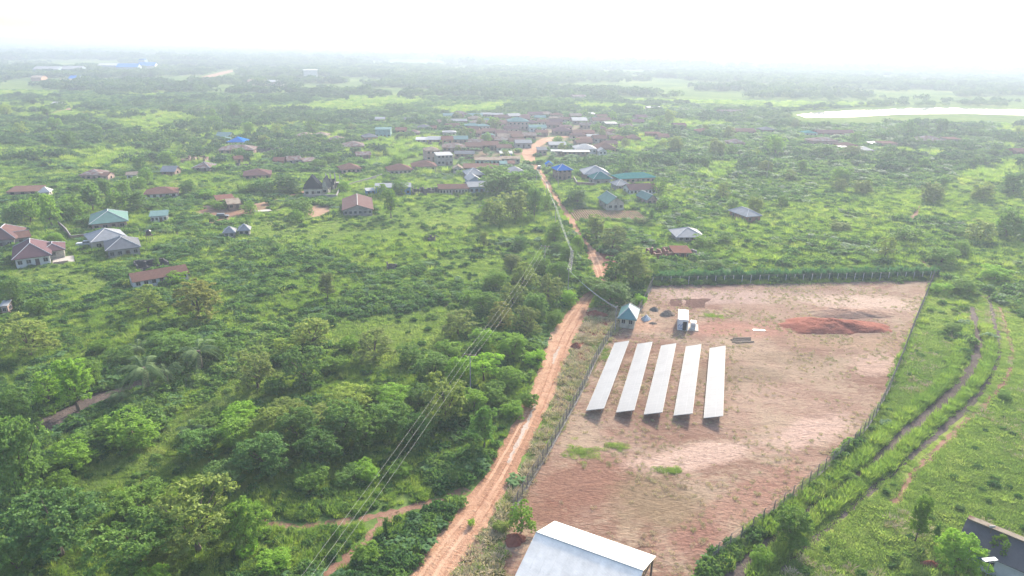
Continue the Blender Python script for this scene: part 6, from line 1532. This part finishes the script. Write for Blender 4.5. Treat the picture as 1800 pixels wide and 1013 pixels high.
# middle: 320-760 m
X, Y, px, py, dd = region(vr, 320, 800, 52000)
ok = ~(inany(px, py, YARDS[:2]) | near_ribbon(X, Y, 1.0) | near_foot(X, Y, 0.5) | inany(px, py, LAKES))
X, Y, px, py = cut(X, Y, px, py, ok)
u = vr.uniform(0, 1, len(X)); dn = vnoise(X, Y, 70, 4)
vil = inpoly(px, py, VILLAGE); mead = inany(px + vr.normal(0, 7, len(px)), py + vr.normal(0, 1.2, len(px)), ALLM)
a_ = mead | (dn < 0.40); put('grass', X[a_ & (u < .45) & ~vil], Y[a_ & (u < .45) & ~vil], vr.uniform(2.0, 3.2, (a_ & (u < .45) & ~vil).sum()))
b_ = ~a_ & (u < np.where(vil, 0.10, 0.9)); put('bush', X[b_], Y[b_], vr.uniform(1.5, 3.4, b_.sum()))
c_ = ~a_ & (u > 0.93); put('ban', X[c_], Y[c_], vr.uniform(1.0, 1.5, c_.sum()))
# woodland patches from 340 m to the horizon
for (y0, y1, n, s0, s1, thr) in ((340, 800, 5200, 4.5, 8.5, 0.50), (800, 1800, 14000, 8, 15, 0.40), (1800, 4200, 16000, 14, 30, 0.36), (4200, 9000, 12000, 30, 70, 0.33)):
    X, Y, px, py, dd = region(vr, y0, y1, n, 1.05)
    ok = ~(inany(px, py, ALLM) | inany(px, py, LAKES) | near_ribbon(X, Y, s0 * 0.8) | near_foot(X, Y, s0 * 0.8) | inpoly(px, py, VILLAGE)) & (vnoise(X, Y, y0 * 0.16, int(y0)) > thr)
    put('wood', X[ok], Y[ok], vr.uniform(s0, s1, ok.sum()) * 0.8)
# tree line on the far bank of the lake, and loose clumps in the far fields
X, Y, px, py, dd = region(vr, 760, 1900, 16000, 1.05)
ok = (inany(px, py, [[(1340, 191), (1560, 182), (1900, 179), (1990, 188), (1640, 187), (1430, 195), (1350, 199)]]) & (vr.uniform(0, 1, len(X)) < 0.8)) | (inany(px, py, ALLM) & ~inany(px, py, LAKES) & (vnoise(X, Y, 110, 55) > 0.55) & (vr.uniform(0, 1, len(X)) < 0.30))
put('wood', X[ok], Y[ok], vr.uniform(4.5, 8.5, ok.sum()))
# dry tufts and weeds on the cleared ground
X, Y, px, py, dd = region(vr, 58, 180, 70000)
ok = (inpoly(px, py, LOT)) & ~near_foot(X, Y, 0.2) & (vr.uniform(0, 1, len(X)) < 1.6 * np.clip(vnoise(X, Y, 6, 12) + 0.5 * vnoise(X, Y, 28, 13) - 0.62, 0.01, 1))
put('dry', X[ok], Y[ok], vr.uniform(0.25, 0.85, ok.sum()))
ok = inpoly(px, py, VERGE) & ~near_ribbon(X, Y, 0.2) & (vr.uniform(0, 1, len(X)) < 0.55)
put('dry', X[ok], Y[ok], vr.uniform(0.9, 1.9, ok.sum()))
ok2 = inpoly(px, py, VERGE) & ~near_ribbon(X, Y, 0.2) & (vnoise(X, Y, 6, 15) > 0.55) & (vr.uniform(0, 1, len(X)) < 0.6)
put('low', X[ok2], Y[ok2], vr.uniform(0.5, 0.9, ok2.sum()))
X, Y, px, py, dd = region(vr, 58, 190, 26000)
ok = inany(px, py, NOTREE) & ~inpoly(px, py, LOTG) & ~near_ribbon(X, Y, 0.1) & (vnoise(X, Y, 9, 41) > 0.56) & ~near_foot(X, Y)
put('dry', X[ok], Y[ok], vr.uniform(0.8, 1.7, ok.sum()))
for gx, gy, gr, n in ((1020, 795, 2.2, 70), (1083, 785, 1.3, 40), (1182, 828, 1.3, 34), (1058, 625, 1.8, 60), (1062, 615, 1.2, 30), (1253, 556, 1.4, 34), (1395, 575, 1.5, 20), (1010, 640, 2.0, 40)):
    p = at(gx, gy); a = vr.uniform(0, 6.28, n); q = gr * np.abs(vr.normal(0, 0.6, n))
    put('low', p.x + q * np.cos(a) * 1.5, p.y + q * np.sin(a), vr.uniform(0.35, 0.65, n))
NAMES = dict(grass=('tall_grass', 'tall yellow green grass in clumps over open scrubland', 'grass', P_GRASS),
             low=('short_grass', 'short bright green grass covering the open meadows', 'grass', P_LOW),
             shrub=('undergrowth', 'dense low leafy undergrowth covering the near scrubland', 'undergrowth', P_SHRUB),
             broad=('herbs', 'broad leaved herbs mixed into the undergrowth', 'ground cover', P_BROAD),
             bush=('scrub', 'rounded bushes crowding the scrub around the village', 'bushes', P_BUSH),
             wood=('woodland', 'hazy far woodland stretching to the horizon', 'woodland', P_WOOD),
             dry=('dry_grass', 'dry straw coloured tufts on the cleared bare ground', 'dry grass', P_DRY),
             ban=('banana_grove', 'pale green banana plants growing around the village houses', 'banana plants', P_BAN))
for key, (nm, lab, cat, pr_) in NAMES.items():
    X = np.concatenate([a[0] for a in sets[key]]); Y = np.concatenate([a[1] for a in sets[key]]); S = np.concatenate([a[2] for a in sets[key]])
    print(key, len(X))
    scatter(nm, lab, cat, pr_, X, Y, S, rs=len(nm))

# ---------------------------------------------------------------- air
hz = MB(); hz.box((0, 17000, 35.5), (62000, 35600, 73))
m, nt_, b = newmat('haze_air')
nt_.nodes.remove(b)
pv = nt_.nodes.new('ShaderNodeVolumePrincipled')
pv.inputs['Color'].default_value = (0.47, 0.54, 0.63, 1)
pv.inputs['Density'].default_value = HAZE
pv.inputs['Anisotropy'].default_value = 0.25
nt_.links.new(pv.outputs[0], nt_.nodes['Material Output'].inputs['Volume'])
m.cycles.homogeneous_volume = True
ho = hz.build('haze', m); tag(ho, 'thin white humid haze over the whole plain', 'haze', kind='stuff')
